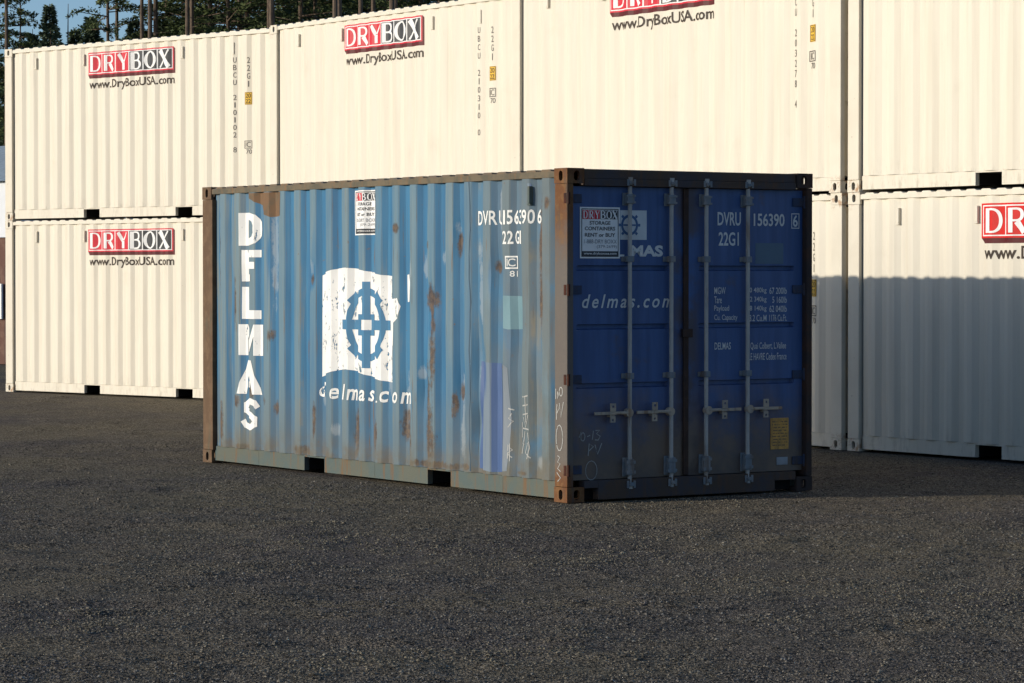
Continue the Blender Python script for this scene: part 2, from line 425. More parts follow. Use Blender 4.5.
def frame2d(x0, x1, z0, z1, t):
    v = [(x0, z0), (x1, z0), (x1, z1), (x0, z1), (x0 + t, z0 + t), (x1 - t, z0 + t), (x1 - t, z1 - t), (x0 + t, z1 - t)]
    return v, [(0, 1, 5, 4), (1, 2, 6, 5), (2, 3, 7, 6), (3, 0, 4, 7)]

class Art:
    """collects 2D pieces with (material slot, lift) and drapes them over surf(x, z)"""
    def __init__(s): s.p = []
    def add(s, piece, mi=0, lift=.003): s.p.append((piece, mi, lift)); return s
    def build(s, name, mats, parent, surf, xcuts=(), zcuts=(), axis='side'):
        verts, faces, mis = [], [], []
        for (vs, fs), mi, lift in s.p:
            bm = bmesh.new(); bv = [bm.verts.new((x, 0, z)) for x, z in vs]
            for f in fs:
                try: bm.faces.new([bv[i] for i in f])
                except ValueError: pass
            x0 = min(v[0] for v in vs); x1 = max(v[0] for v in vs); z0 = min(v[1] for v in vs); z1 = max(v[1] for v in vs)
            for c in xcuts:
                if x0 < c < x1: bmesh.ops.bisect_plane(bm, geom=bm.verts[:] + bm.edges[:] + bm.faces[:], plane_co=(c, 0, 0), plane_no=(1, 0, 0), dist=1e-6)
            for c in zcuts:
                if z0 < c < z1: bmesh.ops.bisect_plane(bm, geom=bm.verts[:] + bm.edges[:] + bm.faces[:], plane_co=(0, 0, c), plane_no=(0, 0, 1), dist=1e-6)
            bm.verts.index_update(); o = len(verts)
            for v in bm.verts: verts.append((v.co.x, v.co.z, lift))
            for f in bm.faces: faces.append([v.index + o for v in f.verts]); mis.append(mi)
            bm.free()
        out = []
        for x, z, l in verts:
            if axis == 'side': out.append((x, surf(x, z) - l, z))
            else: out.append((surf(x, z) + l, x, z))
        me = bpy.data.meshes.new(name); me.from_pydata(out, [], faces); me.update()
        want = Vector((0, -1, 0)) if axis == 'side' else Vector((1, 0, 0))
        for i, p in enumerate(me.polygons): p.material_index = mis[i]
        bm = bmesh.new(); bm.from_mesh(me)
        bad = [f for f in bm.faces if f.normal.dot(want) < 0]
        bmesh.ops.reverse_faces(bm, faces=bad); bm.to_mesh(me); bm.free()
        return new_obj(name, me, mats, parent)

# ------------------------------------------------------------------ container geometry (20 ft: local x along the side, y across, z up)
L, W, H = 6.058, 2.438, 2.591
X0, X1 = .19, 5.885                      # side panel between the posts
PIN, POUT = .046, .008                   # recess of inner and outer flats
class Profile:
    """corrugated side: widths of inner flat, web and outer flat, and their recess behind the posts"""
    def __init__(s, first, flat, web, inn, out, ridge):
        s.inn, s.out = inn, out; x, k = X0, 0; s.br = [(X0, inn)]
        seq = ((flat, inn), (web, out), (ridge, out), (web, inn))
        while True:
            nx = x + (first if k == 0 else seq[k % 4][0])
            if nx > X1: s.br.append((X1, s.br[-1][1])); break
            s.br.append((nx, seq[k % 4][1])); x = nx; k += 1
        s.xc = []
        for (a, _), (b, _) in zip(s.br, s.br[1:]): s.xc += [a, (a + b) / 2]
        s.xc.append(X1)
    def at(s, x):
        if x <= X0: return s.inn
        for (a, da), (b, db) in zip(s.br, s.br[1:]):
            if x <= b: return da + (db - da) * (x - a) / (b - a)
        return s.br[-1][1]
CREAM = Profile(.070, .066, .073, .042, .016, .066)
BLUE = Profile(.0945, .070, .057, PIN, POUT, .098)
ZB, ZT = .16, 2.525
ZC = [ZB + (ZT - ZB) * i / 36 for i in range(37)]
DENTS = [(4.80, 1.0, .12, .35, .016), (4.50, .9, .10, .25, .012), (5.0, 1.75, .14, .35, .012), (3.66, .65, .10, .25, .012), (2.05, 1.75, .08, .15, .010),
         (4.03, 1.5, .12, .25, .014), (5.25, .6, .18, .4, .012), (4.45, 2.05, .1, .2, .010), (2.80, .45, .12, .2, .010), (5.3, 1.3, .14, .3, .010),
         (1.3, 1.9, .1, .4, .008), (4.76, .55, .10, .2, .014), (3.9, .8, .1, .2, .01), (5.65, .9, .1, .5, .008)]
def dent_blue(x, z):
    d = 0
    for cx, cz, rx, rz, a in DENTS:
        q = ((x - cx) / rx) ** 2 + ((z - cz) / rz) ** 2
        if q < 4: d += 1.5 * a * math.exp(-q * 1.6)
    amp = .0045 + .005 * min(1, max(0, (x - 3.6) / 1.5))
    d += amp * noise.noise(Vector((x * 2.6, z * 1.7, 3.1))) + amp * .6 * noise.noise(Vector((x * 6, z * 3.5, 9.1)))
    e = min(1, (z - ZB) / .12, (ZT - z) / .12, (x - X0) / .1, (X1 - x) / .06)
    return d * max(0, e)
def dent_cream(x, z):
    d = .0028 * noise.noise(Vector((x * 1.3, z * .9, 7.7))) + .0012 * noise.noise(Vector((x * 5, z * 3, 1.7)))
    e = min(1, (z - ZB) / .12, (ZT - z) / .12, (x - X0) / .1, (X1 - x) / .06)
    return d * max(0, e)
def surface(P, dent):
    """depth of the drawn panel: the same piecewise grid the panel mesh has, so that paint lies on it"""
    XC = P.xc
    def at(x, z):
        xi = max(0, min(len(XC) - 2, next((i for i in range(len(XC) - 1) if x <= XC[i + 1]), len(XC) - 2)))
        zi = max(0, min(35, int((z - ZB) / (ZT - ZB) * 36)))
        xa, xb, za, zb = XC[xi], XC[xi + 1], ZC[zi], ZC[zi + 1]
        u = (x - xa) / (xb - xa); v = (z - za) / (zb - za)
        g = lambda X, Z: P.at(X) + dent(X, Z)
        return g(xa, za) * (1 - u) * (1 - v) + g(xb, za) * u * (1 - v) + g(xa, zb) * (1 - u) * v + g(xb, zb) * u * v
    return at
def side_mesh(name, P, dent, mat, parent, back=False):
    mb = MB(); n = len(P.xc)
    for z in ZC:
        for x in P.xc:
            y = P.at(x) + dent(x, z)
            mb.v.append((x, W - y if back else y, z))
    for j in range(len(ZC) - 1):
        for i in range(n - 1):
            a = j * n + i; f = (a, a + 1, a + n + 1, a + n)
            mb.f.append(f if not back else f[::-1]); mb.mi.append(0)
    me = bpy.data.meshes.new(name); me.from_pydata(mb.v, [], mb.f); me.update()
    return new_obj(name, me, mat, parent)

CW, CD, CH = .178, .162, .118            # corner casting
def casting(px, py, pz, sx, sy, sz):
    """hollow block with slots; (px,py,pz) the outer corner, s* the inward directions"""
    mb = MB(); th = .028
    A, B_, C_ = Vector((sx, 0, 0)), Vector((0, sy, 0)), Vector((0, 0, sz)); P = Vector((px, py, pz))
    g = .0006
    mb.slot_plate(P, A, C_, -B_, CW, CH, .052, .080, th)                                  # side face (long face)
    mb.slot_plate(P + B_ * (th + g), B_, C_, -A, CD - th - 2 * g, CH, .056, .080, th, cu=.47)          # end face
    mb.slot_plate(P + A * (th + g) + B_ * (th + g), A, B_, -C_, CW - th - 2 * g, CD - th - 2 * g, .10, .06, th)    # outer top or bottom
    q = P + A * CW + B_ * (th + g) + C_ * (th + g)
    def bx(a, b):
        mb.box(min(a.x, b.x), max(a.x, b.x), min(a.y, b.y), max(a.y, b.y), min(a.z, b.z), max(a.z, b.z))
    return mb, bx

def corner_set(root, mats, posts):
    """four posts, each with two castings as sub-parts"""
    for i, (px, sx) in enumerate(((0, 1), (L, -1))):
        for j, (py, sy) in enumerate(((0, 1), (W, -1))):
            mb = MB(); m = mats[(i, j)]
            t = .006
            x0, x1 = sorted((px + sx * .001, px + sx * posts[i])); y0, y1 = sorted((py + sy * .001, py + sy * (.10 if i == 0 else .060)))
            mb.box(x0, x1, y0, y1, CH + .002, H - CH - .002, bev=.006)
            # inner leg of the post, folded back along the end
            xa, xb = sorted((px + sx * .005, px + sx * .058)); ya, yb = sorted((py + sy * .1015, py + sy * .165))
            if i == 0: mb.box(xa, xb, ya, yb, CH + .002, H - CH - .002, bev=.004)
            po = mb.build('corner_post', m, root)
            for pz, sz in ((0, 1), (H, -1)):
                mb, _ = casting(px, py, pz, sx, sy, sz)
                mb.build('corner_casting', m, po)

def rails(root, mat_top, mat_bot, mat_roof, pockets):
    for py, sy in ((0, 1), (W, -1)):
        y = lambda a, b: sorted((py + sy * a, py + sy * b))
        mb = MB(); mb.box(.182, L - .182, *y(.004, .066), 2.520, 2.569, bev=.004)
        mb.build('top_rail', mat_top, root)
        mb = MB(); e = [.182] + [v for p in pockets for v in p] + [L - .182]
        for a, b in zip(e[::2], e[1::2]): mb.box(a, b, *y(.034, .085), .022, .1585, bev=.003)
        for (a, b) in pockets: mb.box(a + .0005, b - .0005, *y(.034, .085), .1445, .1585)
        for a, b in zip(e[::2], e[1::2]):                                # weld seams standing a little proud
            if b - a > .8: mb.box((a + b) / 2, (a + b) / 2 + .006, *y(.0325, .034), .03, .15)
        mb.build('bottom_rail', mat_bot, root)
    for (a, b) in pockets:
        mb = MB(); t = .006
        mb.box(a, a + t, .0865, W - .0865, .03, .142); mb.box(b - t, b, .0865, W - .0865, .03, .142)
        mb.box(a + t + .0002, b - t - .0002, .0865, W - .0865, .136, .142)
        mb.build('forklift_pocket', M['dark'], root)
    # corrugated roof sheet, its wavy edge shows over the rail
    mb = MB(); xs, n = [], 0; pitch = .209; x = .20
    pr = []
    while x < L - .21:
        pr += [(x, 2.5725), (x + .040, 2.5725), (x + .060, 2.586), (x + .165, 2.586), (x + .185, 2.5725)]
        x += pitch
    pr = [p for p in pr if p[0] < L - .2]
    for yy in (.012, W - .012): mb.v += [(a, yy, b) for a, b in pr]
    n = len(pr)
    for i in range(n - 1): mb.f.append((i, i + 1, n + i + 1, n + i)); mb.mi.append(0)
    for yy in (0, n):
        o = len(mb.v)
        mb.v += [(mb.v[yy + i][0], mb.v[yy + i][1], 2.556) for i in range(n)]
        for i in range(n - 1): mb.f.append((yy + i, yy + i + 1, o + i + 1, o + i)); mb.mi.append(0)
    mb.build('roof_panel', mat_roof, root)
    mb = MB(); mb.box(.19, L - .19, .09, W - .09, .15, .158); mb.build('floor', M['dark'], root)

def end_wall(root, mat, frame_mat):
    """closed front end, at x = 0"""
    mb = MB(); ya, yb = .168, W - .168; z0, z1 = .16, 2.46
    pts = []; y = ya; k = 0
    while y < yb:
        pts += [(y, .05), (min(yb, y + .11), .05), (min(yb, y + .128), .012), (min(yb, y + .238), .012)]; y += .256
    pts.append((yb, .05))
    pts = [p for i, p in enumerate(pts) if i == 0 or p[0] > pts[i - 1][0] + 1e-5]
    n = len(pts); mb.v = [(d, y, z0) for y, d in pts] + [(d, y, z1) for y, d in pts]
    for i in range(n - 1): mb.f.append((i, i + 1, n + i + 1, n + i)); mb.mi.append(0)
    mb.build('end_panel', mat, root)
    mb = MB(); mb.box(.004, .07, .164, W - .164, 2.462, 2.585, bev=.003); mb.build('header', frame_mat, root)
    mb = MB(); mb.box(.004, .07, .164, W - .164, .012, .158, bev=.003); mb.build('sill', frame_mat, root)

DS = L - .055                            # door face
GROOVES = (1.818, 1.359, .900)
def door_leaf(y0, y1, name, mat, root, iy0, iy1):
    """one door: steel skin with pressed horizontal grooves between flat margins"""
    zs = [(.168, 0)]
    for g in sorted(GROOVES): zs += [(g - .022, 0), (g - .014, -.036), (g + .016, -.036), (g + .021, 0)]
    zs.append((2.452, 0))
    mb = MB(); ys = [y0, iy0 - .02, iy0, iy1, iy1 + .02, y1]
    for z, dz in zs:
        for i, y in enumerate(ys):
            mb.v.append((DS + (dz if i in (2, 3) else 0), y, z))
    n = len(ys)
    for j in range(len(zs) - 1):
        for i in range(n - 1): a = j * n + i; mb.f.append((a, a + 1, a + n + 1, a + n)); mb.mi.append(0)
    # frame edge returns
    mb.box(DS - .05, DS - .001, y0, y0 + .03, .168, 2.452); mb.box(DS - .05, DS - .001, y1 - .03, y1, .168, 2.452)
    return mb.build(name, mat, root)

def lock_bar(door, y, hdir, parts):
    """vertical bar with its cam ends, guides and handle as sub-parts"""
    bx = DS + .034
    mb = MB(); mb.tube((bx, y, .10), (bx, y, 2.50), .0165, 14)
    mb.tube((bx, y, .085), (bx, y, .13), .024, 12); mb.tube((bx, y, 2.47), (bx, y, 2.53), .024, 12)
    mb.build('locking_bar', parts['bar'], door, smooth=False)
    for z, h in ((2.358, .10), (.255, .15)):
        mb = MB()
        mb.box(DS + .001, DS + .012, y - .052, y + .045, z - h / 2, z + h / 2, bev=.003)
        mb.box(DS + .0125, DS + .0555, y - .034, y + .030, z - h / 2 + .012, z + h / 2 - .012, bev=.004)
        mb.box(DS + .056, DS + .060, y - .046, y + .040, z + h * .18, z + h * .34, bev=.001); mb.box(DS + .056, DS + .060, y - .046, y + .040, z - h * .34, z - h * .18, bev=.001)
        mb.build('bar_bracket', parts['bracket'], door)
    for z in (1.889, .972):
        mb = MB()
        mb.box(DS + .001, DS + .010, y - .062, y + .05, z - .020, z + .020, bev=.002)
        mb.box(DS + .0105, DS + .0560, y - .030, y + .028, z - .024, z + .024, bev=.004)
        mb.build('bar_guide', parts['bracket'], door)
    for z0, z1 in ((2.462, 2.512), (.092, .150)):
        mb = MB()
        mb.box(L - .004, L + .004, y - .042, y - .020, z0, z1, bev=.002); mb.box(L - .004, L + .004, y + .020, y + .042, z0, z1, bev=.002)
        mb.box(L - .004, L + .014, y - .019, y + .019, z0 + .014, z1 - .014, bev=.003)
        mb.build('cam_keeper', parts['bracket'], door)
    z = .683; s = hdir
    mb = MB(); y0, y1 = sorted((y + s * .035, y + s * .345))
    mb.tube((bx + .014, y + s * .02, z), (bx + .010, y + s * .20, z + .004), .014, 10, r1=.011)
    mb.box(bx + .002, bx + .016, *sorted((y + s * .20, y + s * .345)), z - .011, z + .013, bev=.003)
    mb.tube((bx - .02, y + s * .014, z), (bx + .024, y + s * .014, z), .034, 14)
    c = y + s * .175                                                       # catch with its swinging hasp
    mb.slot_plate((bx + .024, c - .026, z + .012), (0, 1, 0), (0, 0, 1), (1, 0, 0), .052, .066, .020, .022, .008, cv=.62)
    mb.slot_plate((bx + .020, c - .024, z - .072), (0, 1, 0), (0, 0, 1), (1, 0, 0), .048, .050, .020, .020, .008, cv=.4)
    mb.box(DS + .001, bx + .012, c - .022, c + .022, z - .03, z - .014, bev=.002)
    mb.box(DS + .001, bx + .022, c - .034, c + .034, z - .012, z + .011, bev=.003)
    mb.build('handle', parts['handle'], door)

def doors(root, frame, parts, dmat, detail=True):
    mb = MB(); mb.box(L - .085, L - .012, .168, W - .168, 2.512, 2.586, bev=.004)
    mb.box(L - .085, L - .004, .168, W - .168, 2.456, 2.5115, bev=.004); mb.build('header', frame, root)
    mb = MB()
    mb.box(L - .085, L - .006, .300, 2.055, .012, .163, bev=.004); mb.box(L - .085, L - .006, .168, .2995, .106, .163, bev=.003)
    mb.box(L - .085, L - .006, 2.0555, W - .168, .095, .163, bev=.003)
    mb.build('sill', frame, root)
    mb = MB(); mb.box(L - .115, L - .087, .168, W - .168, .012, .16); mb.build('sill_shade_plate', M['dark'], root)  # solid near-black plate behind the fork slots, their inner shade as colour
    out = []
    for (y0, y1, iy0, iy1, bars, hs) in ((.064, 1.160, .145, 1.00, (.612, 1.017), -1), (1.212, W - .064, 1.335, 2.27, (1.364, 1.784), 1)):
        dr = door_leaf(y0, y1, 'door', dmat, root, iy0, iy1)
        for b in bars: lock_bar(dr, b, hs, parts)
        hy = y0 if hs < 0 else y1
        for z in (2.357, 1.648, .953, .249):
            mb = MB(); a, b = sorted((hy + hs * .004, hy - hs * .105))
            mb.box(DS + .001, DS + .013, a, b, z - .034, z + .034, bev=.003)
            mb.tube((DS + .020, hy + hs * .012, z - .05), (DS + .020, hy + hs * .012, z + .05), .015, 10)
            mb.build('hinge', parts['hinge'], dr)
        out.append(dr)
    mb = MB(); mb.box(DS - .03, DS + .006, 1.161, 1.211, .17, 2.45, bev=.004)
    mb.box(DS + .0065, DS + .02, 1.150, 1.165, .17, 2.45, bev=.003)
    mb.build('door_seal', parts['gasket'], root)
    return out

# ------------------------------------------------------------------ the company sign (painted letters)
def sign_letters():
    A = math.pi
    def arc(cx, cz, rx, rz, a0, a1, n, wa, wb):
        P, Wd = [], []
        for i in range(n + 1):
            t = a0 + (a1 - a0) * i / n
            P.append((cx + rx * math.cos(t), cz + rz * math.sin(t)))
            c = abs(math.cos(t)); Wd.append(wb + (wa - wb) * c * c)
        return ribbon2d(P, Wd)
    thick, thin = .25, .085
    return {
        'D': [ribbon2d([(.17, 0), (.17, 1)], thick), ribbon2d([(.285, .965), (.45, .965)], thin), ribbon2d([(.285, .035), (.45, .035)], thin), arc(.42, .5, .42, .465, -A / 2, A / 2, 16, thick * .8, thin)],
        'R': [ribbon2d([(.20, 0), (.20, 1)], thick), ribbon2d([(.315, .965), (.5, .965)], thin), ribbon2d([(.315, .49), (.5, .49)], thin), arc(.48, .727, .28, .237, -A / 2, A / 2, 14, thick * .8, thin), ribbon2d([(.50, .45), (.86, 0)], thick)],
        'Y': [ribbon2d([(.14, 1), (.48, .47)], thick * .9), ribbon2d([(.90, 1), (.56, .50)], .10), ribbon2d([(.52, 0), (.52, .46)], thick * .9)],
        'B': [ribbon2d([(.17, 0), (.17, 1)], thick), ribbon2d([(.285, .965), (.45, .965)], thin), ribbon2d([(.285, .52), (.48, .52)], thin), ribbon2d([(.285, .035), (.48, .035)], thin),
              arc(.43, .743, .30, .222, -A / 2, A / 2, 14, thick * .8, thin), arc(.46, .278, .36, .243, -A / 2, A / 2, 14, thick * .9, thin)],
        'O': [arc(.5, .5, .40, .465, 0, 2 * A, 28, thick * .85, thin)],
        'X': [ribbon2d([(.12, 1), (.88, 0)], thick * 1.15), ribbon2d([(.88, 1), (.56, .56)], .10), ribbon2d([(.44, .44), (.10, 0)], .10)],
    }
LET = sign_letters()
def put_drybox(art, x0, x1, z0, z1, red, dark, white, lift):
    """six lettered cells; z0..z1 is the height of the cells"""
    n = 6; cw = (x1 - x0) / n; k = 0
    for i, ch in enumerate('DRYBOX'):
        a, b = x0 + i * cw, x0 + (i + 1) * cw
        g = cw * .035
        art.add(rect2d(a + (g if i else 0), b - (g if i < 5 else 0), z0, z1), red if i < 3 else dark, lift)
        ins = (.11, .07) if i < 3 else (.06, .035)
        for st in LET[ch]:
            k += 1
            art.add(fit2d(st, a + cw * ins[0], b - cw * ins[0], z0 + (z1 - z0) * ins[1], z1 - (z1 - z0) * ins[1]), white, lift + .0018 + .00025 * (k % 5))
    return art

# ------------------------------------------------------------------ ground: one sheet with fine relief where the camera looks
FOOT = [(-2.92255, 27.64801, -56.4465), (-7.69341, 44.46418, -42.419), (-3.31886, 40.21897, -55.320), (.00704, 34.54217, -56.879), (3.37430, 29.42191, -55.944)]
def near_box(x, y):
    """distance outside the nearest container footprint (0 inside)"""
    best = 9.0
    for ox, oy, a in FOOT:
        dx, dy = x - ox, y - oy; c, q = math.cos(R(a)), math.sin(R(a))
        u, v = dx * c + dy * q, -dx * q + dy * c
        best = min(best, math.hypot(max(-u, 0, u - 6.058), max(-v, 0, v - 2.438)))
    return best
def ground_h(x, y):
    far = max(0.0, 1 - max(0, abs(x) - 14) / 10) * (1 if 6 < y < 75 else 0)
    if far <= 0: return -.006
    nz = noise.noise
    h = .016 * nz(Vector((x * .45, y * .45, 1.0))) + .012 * nz(Vector((x * 1.7, y * 1.3, 5.0))) + .010 * nz(Vector((x * 4.5, y * 4.0, 8.0)))
    h += .050 * max(0, nz(Vector((x * 1.9, y * 2.4, 12.0))) - .30) - .045 * max(0, nz(Vector((x * 2.3, y * 2.9, 22.0))) - .30)
    # old wheel ruts, running across the yard
    t = y - 17.2 - .10 * x + .35 * math.sin(x * .35)
    for c in (0, 1.7, 5.1, 6.6):
        k = t + 3.4 - c + .05 * math.sin(x * 2.3 + c); g = .5 + .5 * nz(Vector((x * .8, c, 3.0)))
        h += g * (-.020 * math.exp(-(k / .15) ** 2) + .014 * math.exp(-((abs(k) - .26) / .10) ** 2))
    t2 = (x - 1.6) * .80 - (y - 14) * .26 + .1 * math.sin(y * .7)
    for c in (0, 1.5):
        h += -.004 * math.exp(-((t2 - c) / .14) ** 2) + .004 * math.exp(-((abs(t2 - c) - .24) / .09) ** 2)
    k = min(1.0, near_box(x, y) / .8)
    return (h * (.25 + .75 * k) - .006 * (1 - k) if k > 0 else min(h * .2, -.004) - .004) * far
def build_ground():
    xs = [-2500, -600, -150, -60, -30] + [-20 + i * .5 for i in range(20)]
    xs += [-10 + i * .09 for i in range(223)] + [10.2 + i * .6 for i in range(16)] + [30, 60, 150, 600, 2500]
    ys = [-300, -60, -10, 2, 6, 8, 10] + [11 + i * .07 for i in range(215)] + [26.2 + i * .15 for i in range(150)] + [50, 56, 65, 80, 120, 250, 700, 4000]
    n = len(xs); v = [(x, y, ground_h(x, y)) for y in ys for x in xs]
    f = [(j * n + i, j * n + i + 1, (j + 1) * n + i + 1, (j + 1) * n + i) for j in range(len(ys) - 1) for i in range(n - 1)]
    me = bpy.data.meshes.new('ground'); me.from_pydata(v, [], f); me.update()
    for p in me.polygons: p.use_smooth = True
    tag(new_obj('ground', me, M['ground']), kind='structure')
build_ground()
def build_stones():
    import numpy as np
    rg = np.random.default_rng(5); rnd = random.Random(5)
    base = np.array([(1, 0, 0), (-1, 0, 0), (0, 1, 0), (0, -1, 0), (0, 0, 1), (.7, .7, .45), (-.7, .7, .5), (-.7, -.7, .45), (.7, -.7, .5)])
    fs = np.array([(0, 5, 4), (5, 2, 4), (2, 6, 4), (6, 1, 4), (1, 7, 4), (7, 3, 4), (3, 8, 4), (8, 0, 4)])
    P = []
    for y0, y1, dens in ((11.9, 13.5, 3600), (13.5, 15.5, 2900), (15.5, 18, 2100), (18, 21, 1400), (21, 25, 900), (25, 31, 420)):
        wid = .185 * (y0 + y1) + .8
        for i in range(int(dens * wid * (y1 - y0))):
            x, y = (rnd.random() - .5) * wid, rnd.uniform(y0, y1)
            if noise.noise(Vector((x * .9, y * .9, 31.0))) + .55 * noise.noise(Vector((x * 3.1, y * 3.1, 3.0))) < rnd.uniform(-.75, .35): continue
            if near_box(x, y) < .05: continue
            P.append((x, y, ground_h(x, y)))
    P = np.array(P); n = len(P)
    r = (.0040 + .0050 * rg.random(n) ** 2.2) * np.where(rg.random(n) < .012, 1.7, 1.0) * (.85 + P[:, 1] / 60)
    a = rg.random(n) * 6.283; k = rg.uniform(.65, 1.25, n); hz = r * rg.uniform(.5, 1.1, n)
    j = rg.uniform(.75, 1.2, (n, 9))
    u = base[None, :, 0] * (r * k)[:, None] * j; w_ = base[None, :, 1] * r[:, None] * j; z = base[None, :, 2] * hz[:, None] * j
    V = np.stack([P[:, 0:1] + u * np.cos(a)[:, None] - w_ * np.sin(a)[:, None], P[:, 1:2] + u * np.sin(a)[:, None] + w_ * np.cos(a)[:, None], P[:, 2:3] - .001 + z], -1).reshape(-1, 3)
    F = (fs[None] + (np.arange(n) * 9)[:, None, None]).reshape(-1, 3)
    me = bpy.data.meshes.new('loose_gravel')
    me.vertices.add(len(V)); me.vertices.foreach_set('co', V.astype('f').ravel())
    me.loops.add(F.size); me.loops.foreach_set('vertex_index', F.astype('i').ravel())
    me.polygons.add(len(F)); me.polygons.foreach_set('loop_start', np.arange(0, F.size, 3, dtype='i'))
    me.update(calc_edges=True)
    tag(new_obj('loose_gravel', me, M['stone']), 'loose dark gravel stones scattered over the yard', 'gravel', kind='stuff')
build_stones()

# ------------------------------------------------------------------ cream containers
POCK = [(3.029 - 1.205, 3.029 - .845), (3.029 + .845, 3.029 + 1.205)]
surf_cream = surface(CREAM, dent_cream)
surf_blue = surface(BLUE, dent_blue)
SIGN_MATS = [M['sign_red'], M['sign_dark'], M['sign_white'], M['sign_maroon']]
def cream_sign(root, red, dx0=0.0, dz0=0.0, name='company_sign'):
    a = Art(); x0, x1, z0, z1 = 1.93 + dx0, 3.865 + dx0, 2.055 + dz0, 2.435 + dz0
    dz = .050; dx = .036
    half = (x0 + x1 - dx) / 2
    a.add(poly2d([(x0, z0 + dz), (half, z0 + dz), (half, z0), (x0 + .05, z0)]), 3, .0020)
    a.add(poly2d([(half, z0 + dz), (x1 - dx, z0 + dz), (x1, z0 + .01), (x1, z0), (half, z0)]), 3, .0020)
    a.add(poly2d([(x1 - dx, z0 + dz), (x1 - dx, z1), (x1, z1 - .03), (x1, z0 + .01)]), 3, .0020)
    a.add(rect2d(x0, x1 - dx, z0 + dz, z1), 0, .0024)
    a.add(rect2d(x0 + .020, x1 - dx - .020, z0 + dz + .018, z1 - .018), 2, .0032)
    put_drybox(a, x0 + .032, x1 - dx - .032, z0 + dz + .030, z1 - .030, 0, 1, 2, .0042)
    return a.build(name, [red, M['sign_dark'], M['sign_white'], M['sign_maroon']], root, surf_cream, CREAM.xc, (), 'side')
def web_line(root, dx0=0.0, dz0=0.0):
    return Art().add(text2d('www.DryBoxUSA.com', 1.975 + dx0, 3.85 + dx0, 1.868 + dz0, 2.030 + dz0, .020)).build('web_address', M['sign_web'], root, surf_cream, CREAM.xc, (), 'side')
def stacked(art, txt, xc, ztop, pitch, hgt, wid):
    z = ztop
    for ch in txt:
        if ch != ' ':
            k = .35 if ch in '1I' else 1.0
            art.add(text2d(ch, xc - wid / 2 * k, xc + wid / 2 * k, z - hgt, z, .004))
        z -= pitch
    return art
def cream_codes(root, code, x1=5.15, x2=5.44, dz=0):
    a = stacked(Art(), code, x1, 2.215, .1045, .074, .052)
    a.build('serial_code', M['code'], root, surf_cream, CREAM.xc, (), 'side')
    stacked(Art(), '22G1', x2, 2.205, .110, .082, .046).build('size_code', M['code'], root, surf_cream, CREAM.xc, (), 'side')
    s = Art(); s.add(rect2d(x2 - .065, x2 + .055, 1.545, 1.720), 0, .003); s.add(frame2d(x2 - .060, x2 + .050, 1.55, 1.715, .006), 1, .0045)
    s.add(text2d('20', x2 - .045, x2 + .035, 1.640, 1.700, .01), 1, .0045); s.add(text2d('22', x2 - .045, x2 + .035, 1.565, 1.622, .01), 1, .0045)
    s.build('height_sticker', [M['yellow'], M['sign_web']], root, surf_cream, CREAM.xc, (), 'side')
    b = Art(); b.add(frame2d(x2 - .075, x2 + .055, 1.345 + dz, 1.455 + dz, .010)); b.add(text2d('IC', x2 - .05, x2 + .032, 1.363 + dz, 1.437 + dz, .006)); b.add(text2d('70', x2 - .04, x2 + .05, 1.27 + dz, 1.332 + dz, .004))
    b.build('class_mark', M['code'], root, surf_cream, CREAM.xc, (), 'side')

def build_cream():
    root = empty('shipping_container', (0, 0, 0))
    side_mesh('side_panel', CREAM, dent_cream, M['cream'], root)
    side_mesh('side_panel', CREAM, dent_cream, M['cream'], root, True)
    corner_set(root, {k_: M['cream_post'] for k_ in ((0, 0), (0, 1), (1, 0), (1, 1))}, (.168, .172))
    rails(root, M['cream'], M['cream'], M['cream'], POCK)
    end_wall(root, M['cream'], M['cream'])
    doors(root, M['cream'], dict(bar=M['bar'], bracket=M['bracket'], handle=M['handle'], gasket=M['gasket'], hinge=M['cream']), M['cream'])
    for xv in (.735, 1.855, 4.05, 5.13):                                   # small vents near the top rail
        mb = MB(); y = surf_cream(xv, 2.36)
        mb.box(xv - .013, xv + .013, CREAM.out - .008, PIN + .01, 2.275, 2.425, bev=.005)
        mb.box(xv - .032, xv + .014, CREAM.out - .006, PIN + .01, 2.258, 2.2745, bev=.003)
        mb.build('vent', M['cream'], root)
    return root

ORG = {1: (-7.69341, 44.46418, -42.419), 2: (-3.31886, 40.21897, -55.320), 3: (.00704, 34.54217, -56.879), 4: (3.37430, 29.42191, -55.944)}
CODES = {(1, 1): 'UBCU 210102 8', (2, 1): 'UBCU 210310 0', (3, 1): 'UBCU 203278 4', (4, 1): 'UBCU 201966 2', (1, 0): 'UBCU 210087 4', (2, 0): 'UBCU 210244 9', (3, 0): 'UBCU 203155 1', (4, 0): 'UBCU 202713 7'}
LABELS = {(1, 1): 'cream container on the upper level at the far left end, below open sky',
          (1, 0): 'cream container at ground level, leftmost of the bottom row, left of the blue container',
          (2, 1): 'cream container on the upper level, second from the left, roofline climbing out of the picture',
          (2, 0): 'cream container at ground level hidden behind the long side of the blue container',
          (3, 1): 'cream container on the upper level directly behind the doors of the blue container',
          (3, 0): 'cream container at ground level mostly hidden by the blue doors, only its right edge showing',
          (4, 1): 'cream container on the upper level at the right edge, blank wall all sunlit',
          (4, 0): 'cream container at ground level at the right edge, its lower wall in blue-grey shadow'}
proto = build_cream()
first = True
for kx in (1, 2, 3, 4):
    for lv in (0, 1):
        o = proto if first else copy_tree(proto); first = False
        ox, oy, a = ORG[kx]; j = random.Random(kx * 10 + lv)
        ar = R(a + (j.uniform(-.08, .08) if lv else 0))
        o.location = (ox + (j.uniform(-.012, .012) if lv else 0), oy, lv * (H + .004)); o.rotation_euler = (0, 0, ar)
        tag(o, LABELS[(kx, lv)], 'shipping container', 'cream shipping containers stacked two high in a row')
